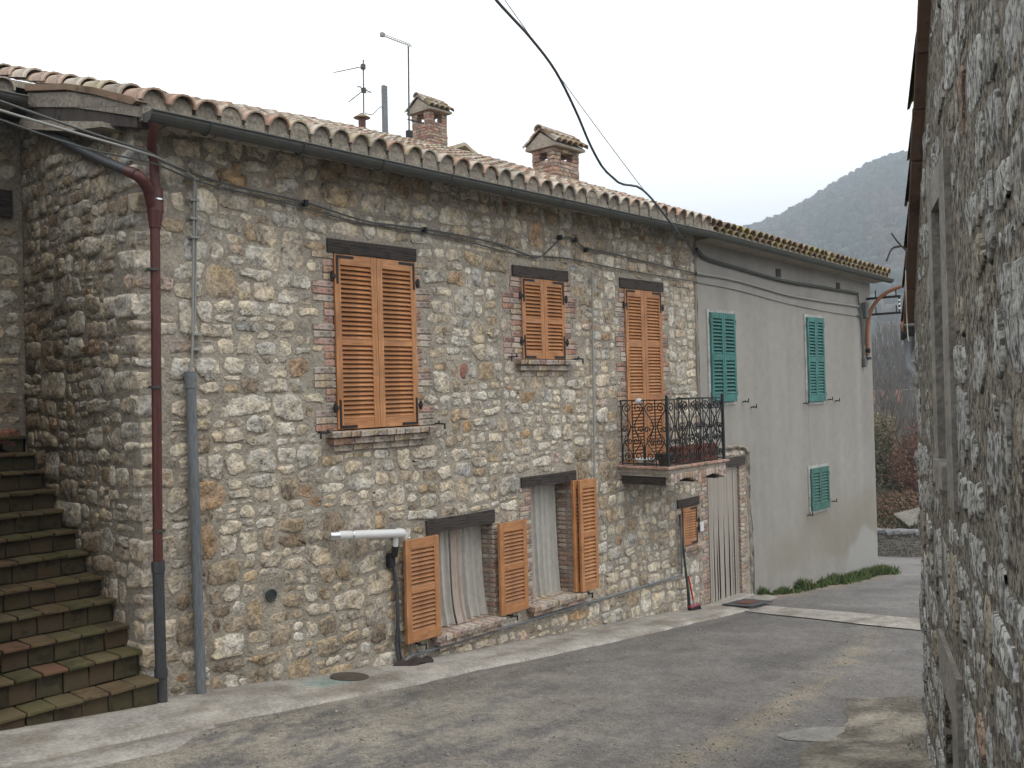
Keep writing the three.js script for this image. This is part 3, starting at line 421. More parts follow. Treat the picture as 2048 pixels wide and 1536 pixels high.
const TILE = [0, 1, 2, 3].map((i) => { const g = coverTile(0.45, 0.101, 0.079); const p = g.attributes.position; for (let k = 0; k < p.count; k++) { const x = p.getX(k), y = p.getY(k), z = p.getZ(k); p.setXYZ(k, x + 0.006 * (vnoise(z * 9, y * 20, 900 + i) - 0.5), y * (1 + 0.08 * (vnoise(x * 12, z * 7, 910 + i) - 0.5)), z + 0.03 * (vnoise(x * 16 + i * 3, 1, 920) - 0.5)); } g.computeVertexNormals(); return g; });
const PAN = coverTile(0.45, 0.085, 0.1).rotateZ(Math.PI).translate(0, 0.085, 0);
const qEuler = new THREE.Euler();
function tileField(parent, x0, x1, step, zEave, yAt, slopeAt, zTop, rows, mats, singleRows, pans) {
  const mass = mats.map(() => []), r = R; let k = 0;
  for (let row = 0; row < rows; row++) for (let x = x0, c = 0; x < x1; x += step, c++) {
    const z = zEave - row * 0.35 + rr(-0.012, 0.012) - (row ? 0.004 * Math.sin(c * 1.7) : 0); if (z < zTop) continue;
    const s = Math.atan(slopeAt(x)), y = yAt(x, z) + 0.012, m = Math.floor(r() * mats.length), px = x + rr(-0.009, 0.009), ry = rr(-0.035, 0.035), g = pick(TILE);
    if (row < singleRows) { const o = put('roof_tile', g, mats[m], parent); o.position.add(V3(px, y, z)); o.rotation.set(s - 0.05 + rr(-0.012, 0.012), ry, rr(-0.03, 0.03)); }
    else mass[m].push(g.clone().applyMatrix4(new THREE.Matrix4().makeRotationFromEuler(qEuler.set(s - 0.05 + rr(-0.012, 0.012), ry, rr(-0.03, 0.03))).setPosition(px, y, z)));
    if (pans && row < 3) { const o = put('pan_tile', PAN, mats[(m + 2) % mats.length], parent); o.position.add(V3(x + step / 2, y - 0.085, z - 0.065)); o.rotation.x = s - 0.03; }
  }
  mass.forEach((l, i) => { if (l.length) { const o = put('roof_tiles', merge(l), mats[i], parent); o.userData.kind = 'stuff'; } });
}
const sl = (x) => mix(0.315, 0.385, sstep(3.5, 9, x)), ZE = 0.37, ZR = -3.6;
const roofY = (x, z) => 3.83 + sl(x) * (ZE - z) + 0.012 * Math.sin(x * 1.3);
const roof = sub('roof', house);
tileField(roof, 3.52, 11.66, 0.2155, ZE, roofY, sl, ZR, 12, M.tiles, 6, true);
{ // boarding under the tiles, rear slope, eaves soffit
  const deck = (x0, x1, f, z0, z1, t) => { const xs = span(x0, x1, 0.5), pos = [], idx = [], uv = []; for (const x of xs) for (const [z, d] of [[z0, 0], [z1, 0], [z1, -t], [z0, -t]]) { pos.push(x, f(x, z) + d, z); uv.push(x, z); } for (let i = 0; i < xs.length - 1; i++) for (let j = 0; j < 4; j++) { const a = i * 4 + j, b = i * 4 + (j + 1) % 4; idx.push(a, b, b + 4, a, b + 4, a + 4); } const e = (xs.length - 1) * 4; idx.push(0, 2, 1, 0, 3, 2, e, e + 1, e + 2, e, e + 2, e + 3); let g = new THREE.BufferGeometry(); g.setAttribute('position', new THREE.Float32BufferAttribute(pos, 3)); g.setAttribute('uv', new THREE.Float32BufferAttribute(uv, 2)); g.setIndex(idx); g = g.toNonIndexed(); g.computeVertexNormals(); return g; };
  put('roof_boarding', deck(3.42, 11.72, (x, z) => roofY(x, z) - 0.03, ZE - 0.03, ZR, 0.06), M.eaveMortar, roof);
  put('roof_boarding', deck(3.42, 11.72, (x, z) => roofY(x, ZR) - 0.03 - 0.38 * (ZR - z), ZR - 0.002, -7.6, 0.06), M.tiles[0], roof);
  put('eaves_soffit', box(3.45, 11.76, 3.79, 3.808, -0.1, 0.3), M.beam, roof);
  // ridge tiles
  for (let x = 7; x < 11.6; x += 0.38) { const o = put('ridge_tile', TILE[0], pick(M.tiles), roof); o.position.add(V3(x, roofY(x, ZR) - 0.02, ZR)); o.rotation.y = Math.PI / 2; }
  // mortar plugs that close the eaves tiles
  const arch = (w, h) => { const s = new THREE.Shape(); s.moveTo(-w / 2, -h); s.lineTo(-w / 2, 0); s.absarc(0, 0, w / 2, Math.PI, 0, true); s.lineTo(w / 2, -h); return new THREE.ExtrudeGeometry(s, { depth: 0.14, bevelEnabled: false, curveSegments: 8 }).translate(0, 0, -0.14); };
  const pg = [0, 1, 2].map((i) => uvBox(wobble(arch(0.186, 0.14), 0.005, 14, 930 + i), i, 0));
  for (let x = 3.52; x < 11.66; x += 0.2155) { const o = put('mortar_plug', pick(pg), M.eaveMortar, roof); o.position.add(V3(x, roofY(x, ZE) + 0.0, ZE - 0.012 + rr(-0.012, 0.004))); }
  put('eaves_course', box(3.46, 11.72, 3.725, 3.788, 0.2, 0.325), M.brick[4], roof);
  // lower piece over the steps
  const ry = (x, z) => 4.31 + 0.32 * (-1.62 - z), rs = () => 0.32;
  tileField(roof, 1.3, 3.36, 0.21, -1.6, ry, rs, ZR, 6, M.tiles, 3, true);
  for (let x = 1.3; x < 3.4; x += 0.21) { const o = put('mortar_plug', pick(pg), M.eaveMortar, roof); o.position.add(V3(x, ry(x, -1.62), -1.615)); }
  put('roof_boarding', deck(-4, 3.36, (x, z) => ry(x, z) - 0.03, -1.64, ZR, 0.06), M.eaveMortar, roof);
  put('eaves_soffit', box(2.392, 3.5, 4.2, 4.235, -2.14, -1.66), M.beam, roof);
  put('roof_boarding', deck(-4, 2.35, (x, z) => roofY(3, z) - 0.03, 0.45, -1.6, 0.06), M.tiles[1], roof);
  put('roof_boarding', deck(-4, 3.4, (x, z) => ry(x, ZR) - 0.38 * (ZR - z), ZR - 0.002, -7.6, 0.06), M.tiles[1], roof);
  // verge beside the steps: tile edge, mortar, dark board, stone ledge
  const prof = (pts, x0, x1) => { const s = polyShape(pts); return uvBox(new THREE.ExtrudeGeometry(s, { depth: x1 - x0, bevelEnabled: false }).rotateY(-Math.PI / 2).translate(x1, 0, 0)); };
  put('verge_tile', wobble(prof([[0.38, 3.80], [0.3, 3.85], [-0.3, 4.06], [-0.8, 4.21], [-1.55, 4.38], [-1.62, 4.4], [-1.62, 4.34], [-0.8, 4.16], [-0.3, 4.005], [0.3, 3.79]], 3.37, 3.46), 0.004, 8, 940), M.mossTiles[2], roof);
  put('verge_mortar', wobble(prof([[0.34, 3.70], [0.34, 3.775], [-0.3, 3.99], [-0.8, 4.145], [-1.62, 4.325], [-1.62, 4.2], [-0.7, 3.995]], 3.395, 3.526), 0.008, 9, 941), mat({ map: T.mortar, bumpMap: T.roughB, bumpScale: 0.012, color: [0.33, 0.295, 0.245] }), roof);
  put('verge_board', prof([[0.3, 3.63], [0.3, 3.7], [-0.7, 3.99], [-1.62, 4.195], [-1.62, 4.1], [-0.7, 3.87]], 3.41, 3.526), M.beam, roof);
  put('verge_ledge', wobble(prof([[-0.1, 3.70], [-0.12, 3.745], [-0.7, 3.87], [-1.62, 4.085], [-1.7, 4.02], [-0.7, 3.79]], 3.33, 3.526), 0.008, 7, 943), M.eaveMortar, roof);
  put('wall', prof([[0, TOP + 0.001], [0, TOP + 0.02], [-2.14, 4.38], [-2.14, TOP + 0.001]], 3.53, 3.95), M.mortar, house);
}
// half-round gutters
function gutter(parent, p, q, r = 0.062, m = M.gutter, name = 'gutter') {
  const a = V3(...p), b = V3(...q), L = a.distanceTo(b), n = 9, pos = [], idx = [], uv = []; const K = [[r, 0], [r - 0.006, 0]];
  for (const z of [0, L]) { for (let k = 0; k <= n; k++) { const t = Math.PI * k / n; pos.push(z, -Math.sin(t) * r, Math.cos(t) * r); uv.push(z, t * r); } for (let k = 0; k <= n; k++) { const t = Math.PI * k / n; pos.push(z, -Math.sin(t) * (r - 0.005), Math.cos(t) * (r - 0.005)); uv.push(z, t * r); } }
  const N = n + 1; for (let k = 0; k < n; k++) { const e = 2 * N; idx.push(k, k + 1, e + k + 1, k, e + k + 1, e + k, N + k, e + N + k + 1, N + k + 1, N + k, e + N + k, e + N + k + 1); } idx.push(0, 2 * N, 3 * N, 0, 3 * N, N, n, N + n, 3 * N + n, n, 3 * N + n, 2 * N + n);
  const c0 = pos.length / 3; for (const z of [0.001, L - 0.001]) { pos.push(z, 0, 0); uv.push(0, 0); for (let k = 0; k <= n; k++) { const t = Math.PI * k / n; pos.push(z, -Math.sin(t) * r, Math.cos(t) * r); uv.push(0, 0); } } for (const c of [c0, c0 + N + 1]) for (let k = 0; k < n; k++) idx.push(c, c + 1 + k, c + 2 + k);
  let g = new THREE.BufferGeometry(); g.setAttribute('position', new THREE.Float32BufferAttribute(pos, 3)); g.setAttribute('uv', new THREE.Float32BufferAttribute(uv, 2)); g.setIndex(idx); g = g.toNonIndexed(); g.computeVertexNormals();
  const bead = new THREE.CylinderGeometry(0.009, 0.009, L, 6).rotateZ(Math.PI / 2).translate(L / 2, 0.002, r); g = merge([g, bead.toNonIndexed()]);
  const d = b.sub(a).normalize(); g.applyQuaternion(new THREE.Quaternion().setFromUnitVectors(V3(1, 0, 0), d)).translate(...p); return put(name, g, m, parent);
}
gutter(house, [3.42, 3.72, 0.43], [11.3, 3.695, 0.43], 0.074);
gutter(house, [1.2, 4.25, -1.54], [3.34, 4.245, -1.54], 0.07);
for (let x = 3.9; x < 11.2; x += 0.86) put('gutter_bracket', tube([[x, 3.72, 0.3], [x, 3.66, 0.36], [x, 3.634, 0.43], [x, 3.68, 0.502], [x, 3.722, 0.51]], 0.007, 10, 5), M.gutter, house);
// downpipes
{
  const g = sub('downpipe', house, 'red downpipe at the corner by the steps, grey at its foot');
  put('pipe', merge([tube([[3.47, 3.67, 0.42], [3.49, 3.62, 0.4], [3.57, 3.53, 0.2], [3.625, 3.45, 0.125], [3.635, 3.22, 0.12]], 0.036, 16, 10).toNonIndexed(), rod([3.625, 2.95, 0.12], [3.585, 0.36, 0.12], 0.037, 0.037, 14)]), M.redPipe, g);
  put('collar', merge([rod([3.63, 3.06, 0.12], [3.625, 2.93, 0.12], 0.06, 0.044, 14), rod([3.635, 3.24, 0.12], [3.63, 3.06, 0.12], 0.056, 0.062, 14), tube([[3.42, 3.335, 0.12], [3.422, 3.3, 0.22], [3.45, 3.27, 0.25], [3.5, 3.24, 0.22], [3.56, 3.2, 0.16], [3.6, 3.1, 0.13]], 0.044, 12, 10).toNonIndexed()]), M.redPipe, g);
  put('pipe', merge([rod([3.586, 0.38, 0.12], [3.585, 0.3, 0.12], 0.05, 0.05, 14), rod([3.585, 0.3, 0.12], [3.59, base(3.59) - 0.02, 0.12], 0.043, 0.043, 14), rod([3.588, -0.44, 0.12], [3.588, -0.5, 0.12], 0.05, 0.05, 14)]), M.darkPipe, g, 'dark grey foot of the downpipe');
  for (const y of [2.62, 0.62, 1.72]) put('pipe_clip', merge([rod([3.6, y, 0.12], [3.6, y - 0.02, 0.12], 0.048, 0.048, 14), rod([3.6, y - 0.01, 0.09], [3.6, y - 0.01, -0.03], 0.006)]), M.gutter, g);
  put('clip_ring', rod([3.632, 3.155, 0.12], [3.632, 3.143, 0.12], 0.066, 0.066, 14), M.chrome, g);
  put('branch_pipe', tube([[3.42, 4.2, -1.6], [3.42, 4.12, -1.65], [3.42, 4.05, -1.6], [3.42, 3.9, -1.25], [3.42, 3.69, -0.76], [3.42, 3.51, -0.33], [3.42, 3.36, 0.06], [3.425, 3.29, 0.25]], 0.04, 40, 10), M.darkPipe, g, 'sloping dark pipe from the gutter over the steps');
}
// ───────── chimneys ─────────
function chimney(x0, x1, z0, z1, yb, yo, yt, label) {
  const c = sub('chimney', house, label), ch = 0.056, r = rng(Math.floor(x0 * 100)), L = [];
  const add = (a, b, y, c0, c1) => { const w = b - a, d = c1 - c0; const q = wobble(uvBox(new THREE.BoxGeometry(w, ch - 0.009, d), rr(0, 3), rr(0, 3)), 0.003, 20, 3).translate((a + b) / 2, y + ch / 2, (c0 + c1) / 2), m = pick(M.brick, r).color, k = rr(0.62, 0.9, r), col = new Float32Array(q.attributes.position.count * 3); for (let i = 0; i < col.length; i += 3) { col[i] = m.r * k; col[i + 1] = m.g * k * 0.95; col[i + 2] = m.b * k * 0.9; } q.setAttribute('color', new THREE.BufferAttribute(col, 3)); L.push(q); };
  const t = 0.115; let k = 0;
  for (let y = yb; y < yt - 0.01; y += ch, k++) {
    const open = y > yo && y < yt - 0.07, o = k % 2 ? 0.5 : 0; const j = () => rr(-0.006, 0.006, r);
    const px = (x1 - x0) * 0.27, pz = (z1 - z0) * 0.3;
    if (open) { for (const [a, b] of [[x0, x0 + px], [x1 - px, x1]]) for (const [e, f] of [[z0, z0 + pz], [z1 - pz, z1]]) add(a + j(), b + j(), y, e + j(), f + j()); continue; }
    const n = 3; for (const [e, f] of [[z0, z0 + t], [z1 - t, z1]]) for (let i = 0; i < n; i++) { const a = x0 + (x1 - x0) * Math.max(0, i - o * 0.5) / n, b = x0 + (x1 - x0) * Math.min(n, i === n - 1 ? n : i + 1 - o * 0.5) / n; add(a + 0.003, b - 0.003, y, e + j(), f + j()); }
    for (const [a, b] of [[x0, x0 + t], [x1 - t, x1]]) for (let i = 0; i < 2; i++) { const e = z0 + t + (z1 - z0 - 2 * t) * i / 2, f = z0 + t + (z1 - z0 - 2 * t) * (i + 1) / 2; add(a + j(), b + j(), y, e + 0.003, f - 0.003); }
  }
  put('brickwork', merge(L), M.brickMass, c).userData.kind = 'stuff';
  put('chimney_core', box(x0 + 0.014, x1 - 0.014, yb, yo, z0 + 0.014, z1 - 0.014), M.eaveMortar, c);
  // little gabled cap: mortar pediments, tiles on both slopes, ridge
  const ov = 0.085, zc = (z0 + z1) / 2, hw = (z1 - z0) / 2 + ov, rise = hw * 0.66;
  const s = polyShape([[-hw, 0], [-hw, 0.035], [0, rise + 0.035], [hw, 0.035], [hw, 0]]); put('cap', uvBox(new THREE.ExtrudeGeometry(s, { depth: x1 - x0 + 2 * ov - 0.06, bevelEnabled: false }).rotateY(Math.PI / 2).translate(x0 - ov + 0.03, yt, zc)), M.eaveMortar, c);
  const a = Math.atan(rise / hw), Ls = Math.hypot(hw, rise), n = Math.round((x1 - x0 + 2 * ov) / 0.125), st = (x1 - x0 + 2 * ov) / n, G = coverTile(Ls * 0.62, 0.068, 0.058, 0.012, 6);
  for (const side of [1, -1]) for (let i = 0; i < n; i++) for (let q = 0; q < 2; q++) { const o = put('roof_tile', G, pick([M.tiles[6], M.mossTiles[1], M.mossTiles[0], M.tiles[3], M.mossTiles[2]], r), c), d = q * Ls * 0.5; const w = V3(x0 - ov + (i + 0.5) * st, yt + 0.045 + d * Math.sin(a) + q * 0.012, zc + side * (hw + 0.02 - d * Math.cos(a))); o.position.add(w); o.rotation.set(side > 0 ? a : -a, side > 0 ? 0 : Math.PI, 0, 'XYZ'); if (side < 0) o.rotation.set(-a, Math.PI, 0); }
  for (let i = 0; i < 2; i++) { const o = put('ridge_tile', coverTile((x1 - x0) / 2 + ov + 0.06, 0.085, 0.07, 0.014, 7), i ? M.mossTiles[1] : M.tiles[6], c); o.position.add(V3(x0 - ov - 0.02 + i * ((x1 - x0) / 2 + ov), yt + rise + 0.055 + (i ? 0.0 : 0.012), zc)); o.rotation.y = -Math.PI / 2; }
}
chimney(10.78, 11.37, -2.12, -1.7, 4.1, 4.97, 5.17, 'brick chimney nearer the street, with a mossy tiled cap');
chimney(12.4, 12.88, -6.5, -6.02, 4.6, 6.74, 6.98, 'brick chimney farther back, beside the tall aerial');
// ───────── balcony ─────────
{
  const b = sub('balcony', house), X0 = 9.8, X1 = 11.2, Z = 0.73, Y = 0.64;
  for (let i = 0; i < 9; i++) put('floor_tile', rboxAt(X0 - 0.03 + i * 0.165, X0 - 0.03 + (i + 1) * 0.165 - 0.004, Y - 0.03, Y, 0.002, Z + 0.03, 0.006), pick([M.tiles[0], M.tiles[5], M.brick[2], M.brick[5]]), b);
  put('slab', box(X0, X1 - 0.02, Y - 0.085, Y - 0.031, 0.004, Z), M.eaveMortar, b); put('slab', box(X0 + 0.02, X1 - 0.04, Y - 0.125, Y - 0.086, 0.004, Z - 0.02), M.marble, b);
  put('beam', box(X0 + 0.05, X0 + 0.15, Y - 0.235, Y - 0.127, 0.004, Z - 0.06, true), M.beam, b); put('beam', box(X1 - 0.2, X1 - 0.1, Y - 0.235, Y - 0.127, 0.004, Z - 0.06, true), M.beam, b); put('beam', box(10.46, 10.56, Y - 0.235, Y - 0.127, 0.004, Z - 0.06, true), M.beam, b);
  const n = 21, w = (X1 - 0.03 - (X0 + 0.04)) / n; for (let i = 0; i < n; i++) { const x = X0 + 0.04 + i * w, c = x + w / 2, spanX = (X1 - X0 - 0.1) / 2, t = ((c - X0 - 0.06) % spanX) / spanX, rise = 0.075 * Math.sin(Math.PI * clamp(t)); brick(x + 0.003, x + w - 0.003, Y - 0.235 + rise, Y - 0.09, Z - 0.07, Z + 0.012, b); }
  // wrought-iron railing
  const rail = sub('railing', house), y0 = 0.665, y1 = 1.445, hR = y1 - y0, rt = 0.0075;
  const spiral = (cx, cy, r, turns, start, dir) => { const p = []; for (let i = 0; i <= 18; i++) { const t = i / 18, a = start + dir * turns * 2 * Math.PI * (1 - t), q = r * (0.16 + 0.84 * (1 - t)); p.push([cx + Math.cos(a) * q, cy + Math.sin(a) * q]); } return p; };
  const module = (wm, flip) => { const f = (p) => p.map(([x, y]) => V3((flip ? wm - x : x), y, 0)), r1 = wm * 0.4, L = [];
    const top = spiral(wm * 0.5, hR - r1 - 0.02, r1, 1.6, 0, 1); L.push([...top.slice().reverse(), [wm * 0.8, hR * 0.62], [wm * 0.5, hR * 0.4], [wm * 0.12, 0.22], [0.012, 0.02]]);
    const bot = spiral(wm * 0.55, r1 + 0.02, r1, 1.6, Math.PI, 1); L.push([...bot.slice().reverse(), [wm * 0.25, hR * 0.36], [wm * 0.6, hR * 0.48], [wm * 0.9, hR * 0.6]]);
    L.push(spiral(wm * 0.27, hR * 0.54, wm * 0.24, 1.3, Math.PI * 0.5, -1)); L.push(spiral(wm * 0.72, hR * 0.36, wm * 0.24, 1.3, -Math.PI * 0.5, -1));
    return merge(L.map((p) => tube(f(p), rt, p.length * 2, 5).toNonIndexed())).translate(0, y0, 0); };
  const modA = { L: module(0.168, false), LF: module(0.168, true) };
  const panel = (n, at, turn) => { for (let i = 0; i < n; i++) { const o = put('scroll', i % 2 ? modA.LF : modA.L, M.railing, rail); const q = at(i); o.position.add(V3(q[0], 0, q[1])); o.rotation.y = turn; const p2 = put('baluster', barG, M.railing, rail); p2.position.add(V3(q[0], 0, q[1])); } };
  const barG = rod([0, y0 - 0.03, 0], [0, y1, 0], 0.008, 0.008, 6);
  panel(4, (i) => [X0 + 0.055, 0.02 + i * 0.168], -Math.PI / 2); panel(8, (i) => [X0 + 0.06 + i * 0.168, Z - 0.035], 0);
  panel(4, (i) => [X0 + 0.06 + 8 * 0.168, 0.02 + i * 0.168], -Math.PI / 2);
  put('handrail', merge([box(X0 + 0.04, X0 + 0.07, y1, y1 + 0.014, 0.0, Z - 0.054), box(X0 + 0.04, X1 + 0.02, y1 + 0.0, y1 + 0.014, Z - 0.053, Z - 0.02), box(X1 - 0.01, X1 + 0.02, y1, y1 + 0.014, 0, Z - 0.054)]), M.railing, rail);
  put('bottom_rail', merge([box(X0 + 0.046, X0 + 0.064, y0 - 0.006, y0 + 0.006, 0.0, Z - 0.054), box(X0 + 0.046, X1 + 0.014, y0 - 0.006, y0 + 0.006, Z - 0.044, Z - 0.026), box(X1 - 0.004, X1 + 0.014, y0 - 0.006, y0 + 0.006, 0, Z - 0.054)]), M.railing, rail);
  for (const x of [X0 + 0.055, X1 + 0.005]) put('post', merge([rbox(0.034, y1 - Y + 0.03, 0.034, 0.004).translate(x, (y1 + Y + 0.03) / 2, Z - 0.035), new THREE.SphereGeometry(0.022, 10, 8).toNonIndexed().translate(x, y1 + 0.045, Z - 0.035)]), M.railing, rail);
}
{ // what stands on the balcony
  const pot = (r) => new THREE.LatheGeometry([[0, 0], [r * 0.66, 0], [r * 0.7, 0.01], [r * 0.94, r * 1.35], [r * 1.06, r * 1.36], [r * 1.08, r * 1.62], [r * 0.96, r * 1.64], [r * 0.92, r * 1.4], [0, r * 1.36]].map((p) => new THREE.Vector2(...p)), 20);
  const k = thing('flower_pot', 'dark brown round pot on the outer left corner of the balcony', 'flower pot', [9.96, 0.64, 0.58]); k.userData.label && put('pot', pot(0.1).translate(9.96, 0.64, 0.58), mat({ map: T.tile, color: [0.12, 0.08, 0.05] }), k);
  const tr = (x0, x1, name) => { const t = thing('planter', name, 'planter', [(x0 + x1) / 2, 0.64, 0.58]); const L = [box(x0, x1, 0.645, 0.66, 0.5, 0.66), box(x0, x1, 0.661, 0.83, 0.5, 0.515), box(x0, x1, 0.661, 0.83, 0.645, 0.66), box(x0, x0 + 0.015, 0.661, 0.83, 0.516, 0.644), box(x1 - 0.015, x1, 0.661, 0.83, 0.516, 0.644)]; put('trough', merge(L), M.potClay, t); put('rim', merge([box(x0 - 0.012, x1 + 0.012, 0.831, 0.855, 0.488, 0.512), box(x0 - 0.012, x1 + 0.012, 0.831, 0.855, 0.648, 0.672), box(x0 - 0.012, x0 + 0.012, 0.831, 0.855, 0.513, 0.647), box(x1 - 0.012, x1 + 0.012, 0.831, 0.855, 0.513, 0.647)]), M.potClay, t); put('soil', wobble(box(x0 + 0.016, x1 - 0.016, 0.7, 0.815, 0.516, 0.644), 0.004, 20, 3), M.dark, t); };
  M.potClay = mat({ map: T.tile, color: [0.3, 0.1, 0.065] });
  tr(10.2, 10.6, 'terracotta trough behind the front railing, nearer the dark round pot'); tr(10.68, 11.08, 'terracotta trough at the far end of the balcony behind the railing');
  solo('basin', wobble(new THREE.LatheGeometry([[0, 0], [0.1, 0], [0.15, 0.075], [0.16, 0.075], [0.162, 0.082], [0.146, 0.08], [0.098, 0.008], [0, 0.008]].map((p) => new THREE.Vector2(...p)), 22), 0.003, 9, 4), M.whitePipe, 'low white plastic basin on the balcony floor behind the scrolls', 'basin', null, [9.98, 0.64, 0.28]);
  solo('cloth_scrap', wobble(new THREE.SphereGeometry(0.04, 12, 9), 0.016, 40, 5), mat({ color: [0.6, 0.63, 0.66] }), 'small white cloth knotted on the left balcony rail', 'cloth', null, [9.857, 1.45, 0.29]);
}

// ───────── steps beside the house ─────────
{
  const st = thing('staircase', 'mossy terracotta tiled steps, shade toned into their colours, rising into the dark recess left of the stone house', 'steps', [2.95, base(2.95), 0.2]);
  const N = [[0.2, -0.49], [-0.007, -0.304], [-0.22, -0.137], [-0.432, 0.037], [-0.659, 0.197], [-0.9, 0.372], [-1.115, 0.532], [-1.328, 0.693], [-1.525, 0.855], [-1.72, 1.016], [-1.925, 1.17], [-2.1, 1.32]];
  N.forEach(([z, y], i) => {
    const g = sub('step', st), zb = i < N.length - 1 ? N[i + 1][0] - 0.03 : -2.14, yb = i ? N[i - 1][1] : -1.2, x1 = i ? 3.522 : 3.535, x0 = 2.395, n = 6, w = (x1 - x0) / n;
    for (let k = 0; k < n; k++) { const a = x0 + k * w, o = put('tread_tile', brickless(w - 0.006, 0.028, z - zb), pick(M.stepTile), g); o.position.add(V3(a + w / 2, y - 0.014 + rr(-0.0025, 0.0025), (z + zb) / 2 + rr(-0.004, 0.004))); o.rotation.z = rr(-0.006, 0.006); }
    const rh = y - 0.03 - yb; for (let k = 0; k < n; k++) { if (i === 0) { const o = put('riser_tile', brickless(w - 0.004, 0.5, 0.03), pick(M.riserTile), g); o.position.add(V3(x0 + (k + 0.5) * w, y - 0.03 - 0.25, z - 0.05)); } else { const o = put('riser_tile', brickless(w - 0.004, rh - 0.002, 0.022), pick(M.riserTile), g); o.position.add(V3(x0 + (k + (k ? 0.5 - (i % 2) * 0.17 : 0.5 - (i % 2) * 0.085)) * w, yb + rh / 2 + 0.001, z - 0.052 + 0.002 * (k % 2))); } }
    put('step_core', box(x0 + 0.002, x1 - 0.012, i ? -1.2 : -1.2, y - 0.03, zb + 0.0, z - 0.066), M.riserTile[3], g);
  });
}
function brickless(w, h, d) { return uvBox(wobble(new RoundedBoxGeometry(w * rr(0.97, 1.0), h, d, 2, 0.007), 0.005, 13, Math.floor(rr(0, 50))), rr(0, 2), rr(0, 2)); }

